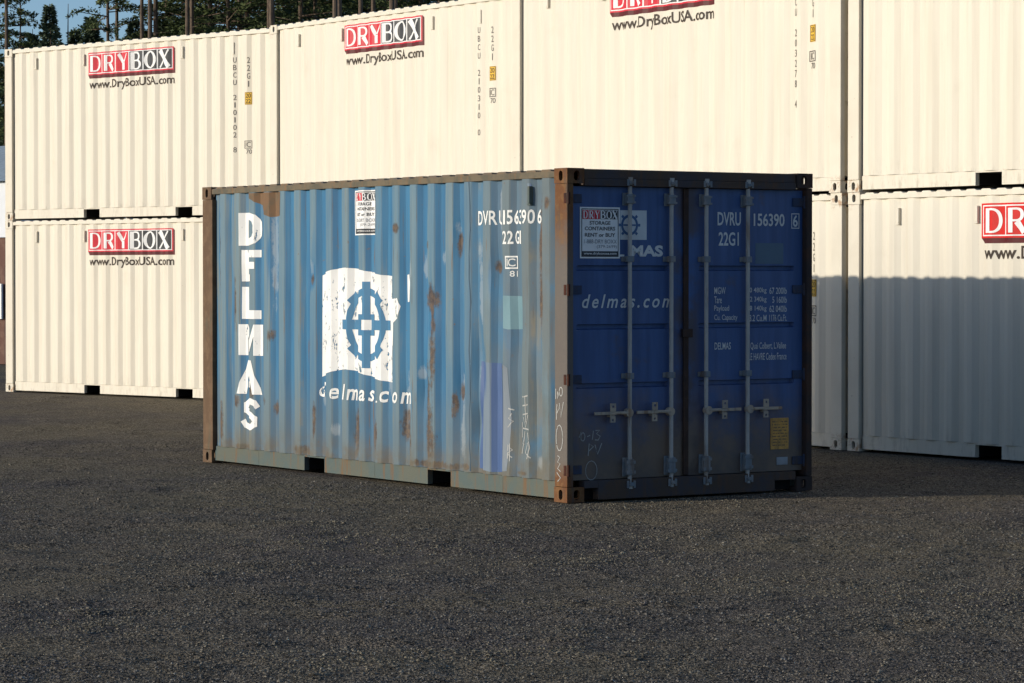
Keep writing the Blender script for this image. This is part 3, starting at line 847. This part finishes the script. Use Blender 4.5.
for o in [x for x in COL.objects if x.parent is None and x.get('category') == 'shipping container']:
    kx, lv = next(k_ for k_, v in LABELS.items() if v == o['label'])
    sx, sz = {(1, 1): (.005, .005), (1, 0): (-.012, .004), (2, 1): (-.040, .024), (3, 1): (.058, .0), (4, 0): (-.034, .010)}.get((kx, lv), (.02, -.01))
    cream_sign(o, M['sign_red_bright'] if kx == 4 else M['sign_red'], sx, sz); web_line(o, sx, sz)
    cream_codes(o, CODES[(kx, lv)], 5.10 if kx == 2 else (5.31 if kx == 3 else 5.15), 5.39 if kx == 2 else (5.585 if kx == 3 else 5.43), -.41 if kx == 1 else 0)

# ------------------------------------------------------------------ the blue container
def build_blue():
    root = empty('shipping_container', (-2.92255, 27.64801, 0), R(-56.4465))
    tag(root, 'rusty faded blue container with white side lettering, standing alone on the gravel in front', 'shipping container')
    side = side_mesh('side_panel', BLUE, dent_blue, M['blue_side'], root)
    side_mesh('side_panel', BLUE, dent_blue, M['blue_side'], root, True)
    corner_set(root, {(0, 0): M['rust_post'], (0, 1): M['rust_post'], (1, 0): M['near_post'], (1, 1): M['dark_frame']}, (.196, .172))
    rails(root, M['top_rail'], M['bottom_rail'], M['roof'], [(1.884, 2.241), (3.965, 4.322)])
    end_wall(root, M['blue_side'], M['rust_post'])
    parts = dict(bar=M['bar'], bracket=M['bracket'], handle=M['handle'], gasket=M['gasket'], hinge=M['bluehinge'])
    dl, drr = doors(root, M['frame_blue'], parts, M['blue_door'])
    for z in (2.357, 1.648, .953, .249):                                   # rusty hinge lugs let into the near post
        mb = MB(); mb.box(L - .044, L - .012, -.004, .012, z - .040, z + .040, bev=.003); mb.tube((L + .004, .010, z - .045), (L + .004, .010, z + .045), .013, 10)
        mb.build('hinge_lug', M['hinge'], root)
    SB = lambda art, name, mats: art.build(name, mats, side, surf_blue, BLUE.xc, ZC, 'side')
    # --- paint patches
    SB(Art().add(poly2d([(.88, 2.515), (1.12, 2.515), (1.495, 2.515), (1.49, 2.30), (1.30, 2.29), (1.12, 2.33), (1.10, 2.40), (.90, 2.47)]), 0, .0018), 'primer_patch', M['primer'])
    SB(Art().add(poly2d([(5.085, 1.60), (5.38, 1.595), (5.39, 1.335), (5.20, 1.33), (5.08, 1.345)]), 0, .0018), 'touch_up_patch', M['pale_patch'])
    SB(Art().add(poly2d([(4.75, 1.065), (5.07, 1.055), (5.085, .185), (4.96, .18), (4.745, .20)]), 0, .0018), 'touch_up_patch', M['violet_patch'])
    SB(Art().add(poly2d([(5.10, 1.07), (5.20, 1.02), (5.24, .62), (5.20, .20), (5.10, .19)]), 0, .0018), 'touch_up_patch', M['lilac_patch'])
    SB(Art().add(poly2d([(5.495, 2.485), (5.53, 2.485), (5.54, 2.43), (5.50, 2.42)]), 0, .0018), 'touch_up_patch', M['violet_patch'])
    # --- big vertical name
    boxes = {'D': (.715, 1.095, 2.035, 2.337), 'E': (.745, 1.080, 1.705, 1.995), 'L': (.747, 1.075, 1.360, 1.655), 'M': (.705, 1.110, 1.025, 1.310), 'A': (.668, 1.090, .668, .980), 'S': (.740, 1.052, .335, .630)}
    a = Art()
    t, q = .33, .20
    GL = {'D': [ribbon2d([(.16, 0), (.16, 1)], t), ribbon2d([(.325, .90), (.50, .90), (.72, .83), (.845, .66), (.85, .5), (.845, .34), (.72, .17), (.50, .10), (.325, .10)], [q, q, .25, .29, .30, .29, .25, q, q])],
          'E': [ribbon2d([(.16, 0), (.16, 1)], t), ribbon2d([(.325, .88), (1, .88)], .23), ribbon2d([(.325, .51), (.78, .51)], .22), ribbon2d([(.325, .115), (.55, .115)], .22)],
          'L': [ribbon2d([(.16, 0), (.16, 1)], t), ribbon2d([(.325, .14), (1, .14)], .27)],
          'M': [ribbon2d([(.15, 0), (.15, 1)], .29), ribbon2d([(.85, 0), (.85, 1)], .29), poly2d([(.296, 1), (.50, .50), (.704, 1), (.704, .62), (.50, .10), (.296, .62)])],
          'A': [poly2d([(0, 0), (.30, 0), (.36, .25), (.36, .45), (.50, .78), (.50, 1), (.36, 1)]), poly2d([(.70, 0), (1, 0), (.64, 1), (.501, 1), (.501, .78), (.64, .25)]), rect2d(.40, .60, .20, .38)],
          'S': [ribbon2d([(.95, .72), (.85, .86), (.62, .91), (.36, .89), (.17, .78), (.17, .63), (.36, .54), (.64, .47), (.83, .36), (.83, .22), (.62, .11), (.36, .09), (.14, .15), (.04, .30)], [.16, .20, .20, .20, .25, .26, .22, .22, .26, .26, .20, .20, .2, .16])]}
    n = 0
    for ch, bx in boxes.items():
        for st in GL[ch]:
            n += 1; a.add(fit2d(st, *bx), 0, .003 + .0003 * (n % 4))
    SB(a, 'side_lettering', M['white_worn'])
    # --- welded seams between the pressed sheets
    for xs_, ph in ((1.70, 0.0), (4.655, 1.7)):
        SB(Art().add(ribbon2d([(xs_ + .008 * math.sin(i * .9 + ph) + .004 * math.sin(i * 2.3), .17 + i * .098) for i in range(25)], [.009 + .006 * abs(math.sin(i * 1.3 + ph)) for i in range(25)]), 0, .0016), 'weld_seam', M['seam'])
    # --- flag with wheel emblem
    a = Art()
    P = [(2.195, 1.760), (2.36, 1.80), (2.50, 1.822), (2.66, 1.828), (2.85, 1.815), (3.05, 1.79), (3.25, 1.765), (3.425, 1.752), (3.435, 1.60), (3.45, 1.56), (3.52, 1.57), (3.56, 1.50), (3.53, 1.40), (3.46, 1.36), (3.45, 1.15), (3.42, .99), (3.402, .85),
         (3.22, .868), (3.05, .895), (2.85, .928), (2.66, .945), (2.50, .935), (2.36, .908), (2.192, .866)]
    a.add(poly2d(P), 0, .0022)
    SB(a, 'flag_emblem', M['white_flag'])
    a = Art(); cx, cz = 2.985, 1.335
    k = 0
    a.add(ribbon2d([(cx + .285 * math.cos(i * math.pi / 16), cz + .285 * math.sin(i * math.pi / 16)) for i in range(32)], .062, True), 0, .0040)
    for i in range(8):
        t_ = i * math.pi / 4; c_, s_ = math.cos(t_), math.sin(t_)
        r1 = .372 if i % 2 == 0 else .355
        wd = .085 if i % 2 == 0 else .115
        r0 = .06 if i % 2 == 0 else .25
        a.add(ribbon2d([(cx + r0 * c_, cz + r0 * s_), (cx + r1 * c_, cz + r1 * s_)], wd), 0, .0043 + .0002 * (i % 4))
    a.add(frame2d(cx - .105, cx + .105, cz - .092, cz + .092, .048), 0, .0052)
    SB(a, 'wheel_emblem', M['blue_emblem'])
    SB(Art().add(poly2d([(3.625, 1.765), (3.655, 1.77), (3.668, 1.70), (3.66, 1.54), (3.635, 1.535), (3.63, 1.62)])), 'white_mark', M['white_worn'])
    # --- codes
    def letters(lst, z0, z1, bold, shear=0.0, lift=.003):
        a = Art()
        for ch, x0, x1, *zz in lst: a.add(text2d(ch, x0, x1, *(zz or (z0, z1)), bold, shear), 0, lift)
        return a
    SB(letters([('D', 4.735, 4.796), ('V', 4.858, 4.935), ('R', 4.946, 5.010), ('U', 5.035, 5.115), ('1', 5.154, 5.182), ('5', 5.210, 5.264), ('6', 5.275, 5.325), ('3', 5.332, 5.392), ('9', 5.424, 5.485), ('0', 5.505, 5.560), ('6', 5.583, 5.638)], 2.166, 2.280, .016), 'serial_code', M['white_mark'])
    SB(letters([('2', 5.143, 5.197), ('2', 5.215, 5.268), ('G', 5.282, 5.332), ('1', 5.339, 5.357)], 2.010, 2.115, .016), 'size_code', M['white_mark'])
    a = Art(); a.add(frame2d(5.171, 5.305, 1.812, 1.915, .012)); a.add(text2d('IC', 5.195, 5.28, 1.832, 1.895, .01), 0, .0032); a.add(text2d('81', 5.235, 5.30, 1.750, 1.797, .012))
    SB(a, 'class_mark', M['white_mark'])
    SB(letters([('d', 2.165, 2.257, .690, .820), ('e', 2.385, 2.485), ('l', 2.605, 2.652, .680, .815), ('m', 2.680, 2.805), ('a', 2.885, 2.985), ('s', 3.010, 3.092), ('.', 3.170, 3.196, .672, .690), ('c', 3.235, 3.330), ('o', 3.446, 3.520), ('m', 3.555, 3.667)], .678, .775, .020, .22), 'web_address', M['white_flag'])
    # --- vent and chalk scribbles
    mb = MB(); mb.box(5.515, 5.543, POUT - .016, PIN + .01, 2.325, 2.462, bev=.006); mb.box(5.498, 5.545, POUT - .008, PIN + .01, 2.312, 2.3245, bev=.003)
    mb.build('vent', M['bottom_rail'], root)
    a = Art()
    def scr(pts, wv=.010, lift=.003): a.add(ribbon2d(pts, wv), 0, lift)
    for zz in (.80, .73, .66): scr([(5.43, zz), (5.51, zz + .012)])
    scr([(5.47, .80), (5.475, .60)]); scr([(5.44, .64), (5.47, .56), (5.51, .66)]); scr([(5.42, .60), (5.42, .48)])
    scr([(5.35, .56), (5.52, .545)]); scr([(5.38, .54), (5.40, .40), (5.45, .47), (5.42, .35)]); scr([(5.46, .53), (5.44, .42), (5.50, .44), (5.47, .36), (5.53, .32)]); scr([(5.50, .52), (5.52, .40), (5.49, .31)])
    scr([(5.37, .50), (5.41, .47), (5.36, .42)]); scr([(5.24, .66), (5.20, .62), (5.25, .60), (5.19, .55)]); scr([(5.20, .70), (5.26, .69)]); scr([(5.20, .30), (5.20, .41), (5.25, .37), (5.20, .34), (5.25, .31)]); scr([(5.22, .42), (5.23, .28)])
    SB(a, 'chalk_scribble', M['chalk'])
    a = Art(); flat = lambda x, z: 0.0
    scr([(5.905, .88), (5.905, .80)], .008, .0016); scr([(5.93, .86), (5.93, .80), (5.945, .83), (5.93, .86)], .007, .0018)
    scr([(5.975 + .022 * math.cos(i * .7), .86 + .035 * math.sin(i * .7)) for i in range(10)], .008, .0016)
    scr([(5.915, .64), (5.92, .76), (5.95, .73), (5.92, .69)], .008, .0016); scr([(5.955, .77), (5.975, .66), (6.01, .78)], .009, .0018)
    scr([(5.955 + .045 * math.cos(i * .5), .50 + .10 * math.sin(i * .5)) for i in range(14)], .008, .0016)
    scr([(5.93, .36), (5.96, .35), (5.93, .31), (5.965, .30), (5.93, .26), (5.97, .24)], .008, .0016); scr([(5.92, .23), (5.97, .19), (5.93, .16)], .008, .0016)
    a.build('chalk_scribble', M['chalk'], root, flat, (), (), 'side')
    # --- stickers: the same printed board on side and door
    def board(x0, x1, z0, z1, parent, surf, cuts, axis, zc=()):
        b = Art(); Wd, Hh = x1 - x0, z1 - z0; X_ = lambda u: x0 + u * Wd; Z_ = lambda v: z0 + v * Hh
        b.add(rect2d(x0, x1, z0, z1), 2, .003); b.add(frame2d(X_(.035), X_(.965), Z_(.03), Z_(.97), Wd * .018), 1, .0042)
        put_drybox(b, X_(.06), X_(.94), Z_(.765), Z_(.94), 0, 1, 2, .0045)
        for txt, u0, u1, v0, v1, mi in (('STORAGE', .24, .76, .655, .73, 1), ('CONTAINERS', .12, .88, .545, .62, 1), ('RENT or BUY', .12, .88, .42, .495, 1), ('1-888-DRY BOXX', .10, .92, .29, .37, 4), ('(379-2699)', .42, .92, .185, .26, 4)):
            b.add(text2d(txt, X_(u0), X_(u1), Z_(v0), Z_(v1), .02 if mi == 1 else .0), mi, .0045)
        b.add(rect2d(X_(.05), X_(.95), Z_(.04), Z_(.14)), 1, .0046); b.add(text2d('www.dryboxusa.com', X_(.09), X_(.91), Z_(.06), Z_(.12), .01), 2, .0062)
        return b.build('rental_sticker', SIGN_MATS + [M['sticker_grey']], parent, surf, cuts, zc, axis)
    board(2.765, 3.135, 2.108, 2.493, side, surf_blue, BLUE.xc, 'side', ZC)
    # --- door art
    T = .036
    dsurf = lambda y, z: DS
    board(.120 + T, .501 + T, 1.893, 2.292, dl, dsurf, (), 'door')
    DB = lambda art, name, mats, p: art.build(name, mats, p, dsurf, (), (), 'door')
    a = Art(); a.add(rect2d(.505 + T, .762 + T, 2.040, 2.271), 0, .0018); DB(a, 'flag_emblem', M['white_flag_door'], dl)
    a = Art(); cx, cz, rr = .595 + T, 2.155, .072
    a.add(ribbon2d([(cx + rr * math.cos(i * math.pi / 16), cz + rr * math.sin(i * math.pi / 16)) for i in range(32)], .021, True), 0, .003)
    for i in range(8):
        t_ = i * math.pi / 4; r0 = .083
        a.add(ribbon2d([(cx + r0 * math.cos(t_), cz + r0 * math.sin(t_)), (cx + .104 * math.cos(t_), cz + .104 * math.sin(t_))], .022), 0, .0032)
        if i % 2 == 0: a.add(ribbon2d([(cx + .016 * math.cos(t_), cz + .016 * math.sin(t_)), (cx + .060 * math.cos(t_), cz + .060 * math.sin(t_))], .013), 0, .0034)
    DB(a, 'wheel_emblem', M['blue_emblem_dark'], dl)
    a = Art(); a.add(text2d('MAS', .605 + T, .922 + T, 1.908, 1.998, .045), 0, .0026); a.add(rect2d(.503 + T, .545 + T, 1.908, 1.924), 0, .0026); DB(a, 'company_name', M['white_door'], dl)
    DB(Art().add(text2d('delmas.com', .140 + T, 1.02 + T, 1.505, 1.612, .014, .28, space=1.35)), 'web_address', M['white_door'], dl)
    a = Art(); a.add(text2d('DVRU', 1.464 + T, 1.700 + T, 2.160, 2.268, .018)); a.add(text2d('156390', 1.832 + T, 2.150 + T, 2.158, 2.262, .018)); a.add(text2d('6', 2.238 + T, 2.288 + T, 2.156, 2.252, .018)); a.add(frame2d(2.222 + T, 2.305 + T, 2.142, 2.266, .007), 0, .0026)
    DB(a, 'serial_code', M['white_door'], drr)
    DB(Art().add(text2d('22G1', 1.475 + T, 1.680 + T, 1.998, 2.108, .018)), 'size_code', M['white_door'], drr)
    a = Art(); zt = 1.668
    for i, (l_, wl, r1, r2) in enumerate((('MGW', .115, '30 480kg', '67 200lb'), ('Tare', .075, '2 340kg', '5 160lb'), ('Payload', .15, '28 140kg', '62 040lb'), ('Cu. Capacity', .235, '33.2 Cu.M', '1176 Cu.Ft.'))):
        z0 = zt - .0735 * i - .058
        a.add(text2d(l_, 1.432 + T, 1.432 + wl + T, z0, z0 + .056, .004)); a.add(text2d(r1, 1.765 + (.03 if i == 1 else 0) + T, 1.965 + T, z0, z0 + .052, .004)); a.add(text2d(r2, 1.995 + (.03 if i == 1 else 0) + T, 2.175 + T, z0, z0 + .052, .004))
    DB(a, 'weight_table', M['white_door'], drr)
    a = Art(); a.add(text2d('DELMAS', 1.436 + T, 1.600 + T, 1.165, 1.222, .004)); a.add(text2d('1 Quai Colbert, L.Vallee', 1.775 + T, 2.168 + T, 1.155, 1.218, .003)); a.add(text2d('LE HAVRE Cedex France', 1.785 + T, 2.174 + T, 1.075, 1.132, .003))
    DB(a, 'owner_address', M['white_door'], drr)
    DB(Art().add(rect2d(1.85 + T, 2.14 + T, 1.855, 2.022), 0, .0018), 'touch_up_patch', M['door_patch'], drr)
    mb = MB(); mb.box(DS + .001, DS + .006, 2.008 + T, 2.196 + T, .345, .600, bev=.002); pl = mb.build('safety_plate', M['yellow_plate'], drr)
    a = Art(); rnd = random.Random(3)
    for i in range(9):
        z0 = .565 - i * .024; x0 = 2.02 + T + rnd.random() * .02
        while x0 < 2.175 + T:
            x1 = min(x0 + rnd.uniform(.012, .05), 2.18 + T); a.add(rect2d(x0, x1, z0, z0 + .010), 0, .0072); x0 = x1 + .010
    a.build('plate_markings', M['plate_ink'], pl, dsurf, (), (), 'door')
    mb = MB(); mb.box(DS + .001, DS + .006, 2.071 + T, 2.186 + T, .217, .280, bev=.002); mb.build('data_plate', M['grey_plate'], drr)
    mb = MB(); mb.box(DS + .007, DS + .030, 1.135, 1.235, 1.268, 1.335, bev=.004); mb.build('door_latch', M['gasket'], root)
    a = Art()
    scr([(.150, .500), (.165, .545), (.168, .48)], .009); scr([(.185 + .02 * math.cos(i * .7), .505 + .033 * math.sin(i * .7)) for i in range(10)], .008); scr([(.225, .505), (.255, .515)], .008); scr([(.275, .480), (.285, .55)], .008)
    scr([(.305, .55), (.345, .553), (.315, .525), (.35, .505), (.33, .475), (.30, .478)], .008)
    scr([(.235, .355), (.245, .45), (.285, .425), (.245, .395)], .009); scr([(.300, .44), (.325, .365), (.365, .45)], .009)
    scr([(.265 + .055 * math.cos(i * .5), .24 + .075 * math.sin(i * .5)) for i in range(14)], .006)
    DB(a, 'chalk_scribble', M['chalk_door'], dl)
    return root
build_blue()

# ------------------------------------------------------------------ white shed and rust-red wagon beyond the left end
def px_point(u, y): return (u - 512) / 2927.5 * y
sh = empty('storage_shed', (-12.72, 60.3, 0), R(-40))
tag(sh, 'white shed with rust-red lower wall behind the left end of the containers', 'shed')
mb = MB(); mb.box(0, 3.57, 0, 5, 2.52, 3.62); mb.build('wall', M['shed_white'], sh)
mb = MB(); mb.box(.06, 3.50, .06, 4.94, 0, 2.515)
for i in range(9): mb.box(.1 + i * .38, .16 + i * .38, .02, .058, .05, 2.5)
mb.build('lower_wall', M['shed_red'], sh)
mb = MB()
mb.add([(-.15, -.15, 3.63), (3.66, -.15, 3.63), (3.66, 5.15, 3.63), (-.15, 5.15, 3.63), (-.15, 2.5, 4.5), (3.66, 2.5, 4.5)], [(0, 1, 5, 4), (2, 3, 4, 5), (0, 4, 3), (1, 2, 5), (0, 3, 2, 1)])
mb.build('roof', M['shed_grey'], sh)
mb = MB(); mb.box(2.6, 3.4, -.03, .018, .9, 1.6); mb.build('window', M['sign_white'], sh)

# ------------------------------------------------------------------ conifers behind the row
def branch_clump(mb, p, d, ln, wd, rnd, droop=.25, fine=1.0):
    """one bough: sprays of small needle tufts along its length"""
    d = d.normalized(); side = d.cross(Vector((0, 0, 1)))
    if side.length < .1: side = Vector((1, 0, 0))
    side.normalize(); up = side.cross(d)
    n = max(3, int(ln / .15 * fine))
    for i in range(n):
        t = (i + rnd.uniform(.2, .9)) / n
        q = p + d * (ln * t) + Vector((0, 0, -droop * ln * t * t))
        for k in range(11):
            s_ = rnd.choice((-1, 1)); wl = min(wd, .75) * (1.1 - .7 * t) * rnd.uniform(.4, 1.3)
            o = q + side * (s_ * wl * rnd.uniform(0, .5)) + up * rnd.uniform(-.10, .08)
            dirv = (side * s_ * rnd.uniform(.3, 1.0) + d * rnd.uniform(.2, 1.0) + Vector((0, 0, rnd.uniform(-.6, .25)))).normalized()
            w_ = Vector((rnd.uniform(-1, 1), rnd.uniform(-1, 1), rnd.uniform(-1, 1))).cross(dirv).normalized() * rnd.uniform(.022, .050)
            e = o + dirv * rnd.uniform(.11, .26)
            mb.add([o - w_ * .5, (o + e) / 2 + w_, e, (o + e) / 2 - w_], [(0, 1, 2, 3)])
def trunk_mesh(h, r, lean, rnd, n=9, seg=9):
    mb = MB(); rings = []
    for j in range(seg + 1):
        t = j / seg; c = Vector((lean * t * t * h + .04 * math.sin(t * 9), .03 * math.cos(t * 7), t * h)); rr = r * (1 - t) ** .75 + .012
        if j == 0: rr *= 1.25
        for i in range(n):
            a = 2 * math.pi * i / n; mb.v.append((c.x + rr * math.cos(a), c.y + rr * math.sin(a), c.z))
    for j in range(seg):
        for i in range(n): k = (i + 1) % n; mb.f.append((j * n + i, j * n + k, (j + 1) * n + k, (j + 1) * n + i)); mb.mi.append(0)
    return mb
def conifer(kind, h, seed):
    """a tree proto: kind 'spruce' is clothed nearly to the ground, 'fir' has a bare lower trunk and ragged boughs, 'snag' is bare"""
    rnd = random.Random(seed); lean = rnd.uniform(-.012, .012)
    root = empty('conifer_tree' if kind != 'snag' else 'bare_snag', (0, 0, 0))
    r = h * (.0058 if kind != 'snag' else .006)
    tm = trunk_mesh(h, r, lean, rnd)
    cm = MB(); z0 = {'spruce': .06, 'fir': .22, 'pole': .54, 'snag': 2}[kind] * h
    z = z0
    while z < h * .985:
        t = (z - z0) / (h - z0)
        reach = {'spruce': h * .23 * (1 - t) ** .90 + .05, 'fir': h * .15 * (1 - t) ** .6 * (.5 + .5 * min(1, t * 5)) + .2, 'pole': h * .11 * (1 - t) ** .7 * (.35 + .65 * min(1, t * 4)) + .25}.get(kind, 0)
        nb = {'spruce': 10, 'fir': 6, 'pole': 4}.get(kind, 0)
        a0 = rnd.uniform(0, 6.28)
        for b in range(nb):
            if rnd.random() < (.08 if kind == 'spruce' else .22): continue
            a = a0 + 6.283 * b / nb + rnd.uniform(-.35, .35); ln = reach * rnd.uniform(.6, 1.15)
            d_ = Vector((math.cos(a), math.sin(a), rnd.uniform(-.15, .30) + .45 * t))
            p = Vector((lean * (z / h) ** 2 * h, 0, z + rnd.uniform(-.15, .15)))
            if ln > .8: tm.tube(p, p + d_.normalized() * (ln * .75) + Vector((0, 0, -.12 * ln)), .012 + ln * .007, 5, 0, .008)
            q0 = .12 if kind == 'spruce' else .22
            branch_clump(cm, p + d_.normalized() * (ln * q0), d_, ln * (1 - q0), ln * .30 + (.05 if kind == 'spruce' else .12), rnd, .30, 1.0)
        z += (.24 + .010 * h * (1 - t)) * rnd.uniform(.75, 1.25) * (1.0 if kind == 'spruce' else 1.35)
    if kind in ('pole', 'fir', 'snag'):                                       # dead stubs on the bare trunk
        for i in range(16 if kind != 'snag' else 9):
            zz = rnd.uniform(.15, z0 / h if kind != 'snag' else .9) * h; a = rnd.uniform(0, 6.28); ln = rnd.uniform(.3, 1.1)
            p = Vector((lean * (zz / h) ** 2 * h, 0, zz))
            tm.tube(p, p + Vector((math.cos(a) * ln, math.sin(a) * ln, rnd.uniform(-.25, .1))), .014, 4, 0, .004)
    tm.build('trunk', M['bark'], root, smooth=False)
    if kind != 'snag':
        me = bpy.data.meshes.new('crown'); me.from_pydata(cm.v, [], cm.f); me.update()
        new_obj('crown', me, {'spruce': M['needle_grey'], 'fir': M['needle_dark'], 'pole': M['needle_mid']}[kind], root)
    return root
protos = {'s1': conifer('spruce', 12.0, 1), 's2': conifer('spruce', 12.0, 2), 'f1': conifer('fir', 24.0, 3), 'f2': conifer('fir', 24.0, 4), 'f3': conifer('fir', 24.0, 9),
          'p1': conifer('pole', 26.0, 5), 'p2': conifer('pole', 26.0, 6), 'p3': conifer('pole', 26.0, 8), 'n1': conifer('snag', 13.0, 7)}
used = set()
def plant(key, u, y, sc, label, group=None, rz=0.0, sxy=1.0):
    p = protos[key]
    o = p if key not in used else copy_tree(p); used.add(key)
    o.location = (px_point(u, y), y, -.02); o.rotation_euler = (0, 0, rz); o.scale = (sc * sxy, sc * sxy, sc)
    return tag(o, label, 'tree', group)
GRP = 'conifers of the wood behind the containers'
plant('s1', 53, 112, 1.012, 'young spruce with its pointed tip in open sky above the left end of the containers', GRP, .3, .95)
plant('s2', 133, 118, 1.02, 'small spruce tip in the sky gap right of the bushy left trees', GRP, 1.3, .9)
plant('n1', 69.5, 112, .935, 'thin bare snag without needles standing between the young spruces', GRP, 2.0)
plant('f1', 22, 118, .80, 'tall narrow dark conifer near the left edge of the picture', GRP, .6, .42)
plant('p1', 7, 108, .95, 'dark straight trunk at the very left edge of the picture', GRP, 2.2, .6)
plant('s1', 90, 121, 1.04, 'squat bushy spruce just right of the bare snag', GRP, 2.6, 1.05)
plant('s2', 36, 126, 1.03, 'low spruce at the foot of the pointed one, near the left end', GRP, 4.0, 1.0)
plant('f2', 109, 116, 1.0, 'tall conifer with long open boughs reaching left across the sky', GRP, 1.1, .62)
plant('p2', 118, 122, .95, 'slender trunk just right of the tree with the long open boughs', GRP, 3.3, .7)
for i, (u, y, sc_) in enumerate(((79, 124, 1.015), (99, 127, 1.02), (62, 129, 1.0), (45, 131, 1.04), (126, 128, 1.01), (149, 126, 1.05), (163, 124, 1.06), (174, 128, 1.09), (112, 131, 1.0))):
    plant(('s1', 's2')[i % 2], u, y, sc_, 'low spruce top just showing over the roofline between the taller trees at left', GRP, i * 1.9, 1.1)
WOOD = 'slender conifer standing in the dense dark wood behind the cream containers'
for i, (u, y, k_) in enumerate(((143, 112, 'p1'), (150.5, 110, 'p2'), (157, 116, 'p3'), (187.5, 108, 'p2'), (192.5, 114, 'p1'), (212, 120, 'f3'), (228, 116, 'f1'), (247, 122, 'f2'),
                  (273, 100, 'p3'), (269, 112, 'p1'), (302, 116, 'f3'), (315, 120, 'p2'), (335.5, 98, 'p1'), (341, 102, 'p3'), (360.5, 100, 'p2'), (374, 108, 'p3'), (391.5, 100, 'p2'), (395.5, 106, 'p1'),
                  (404, 118, 'f2'), (420, 112, 'f1'), (440, 110, 'f3'), (460, 114, 'p1'))):
    rz = (i * 2.399) % 6.28
    plant(k_, u, y, .9 + .2 * ((i * 37) % 11) / 11, WOOD, GRP, rz, .95 if k_[0] == 'f' else .78)
BACK = 'dark bushy conifer closing the gaps at the back of the wood'
rnd = random.Random(21)
for i in range(40):
    u = 150 + 345 * (i + rnd.uniform(-.4, .4)) / 40
    if u < 205 and rnd.random() < .45: continue
    y = rnd.uniform(124, 150)
    plant(rnd.choice(('f1', 'f2', 'f3', 's1', 's2')), u, y, rnd.uniform(.8, 1.1) if u > 205 else rnd.uniform(.7, .85), BACK, GRP, rnd.uniform(0, 6.28), 1.15)
for i, (u, y, s_) in enumerate(((-14, 118, .9), (-40, 125, 1.0), (2, 128, .75), (14, 124, .70))):
    plant(('f3', 'f1', 's2', 's1')[i], u, y, s_ if i < 2 else s_ * 1.25, 'dark conifer crowded at the left edge behind the shed', GRP, i * 1.7, .9)
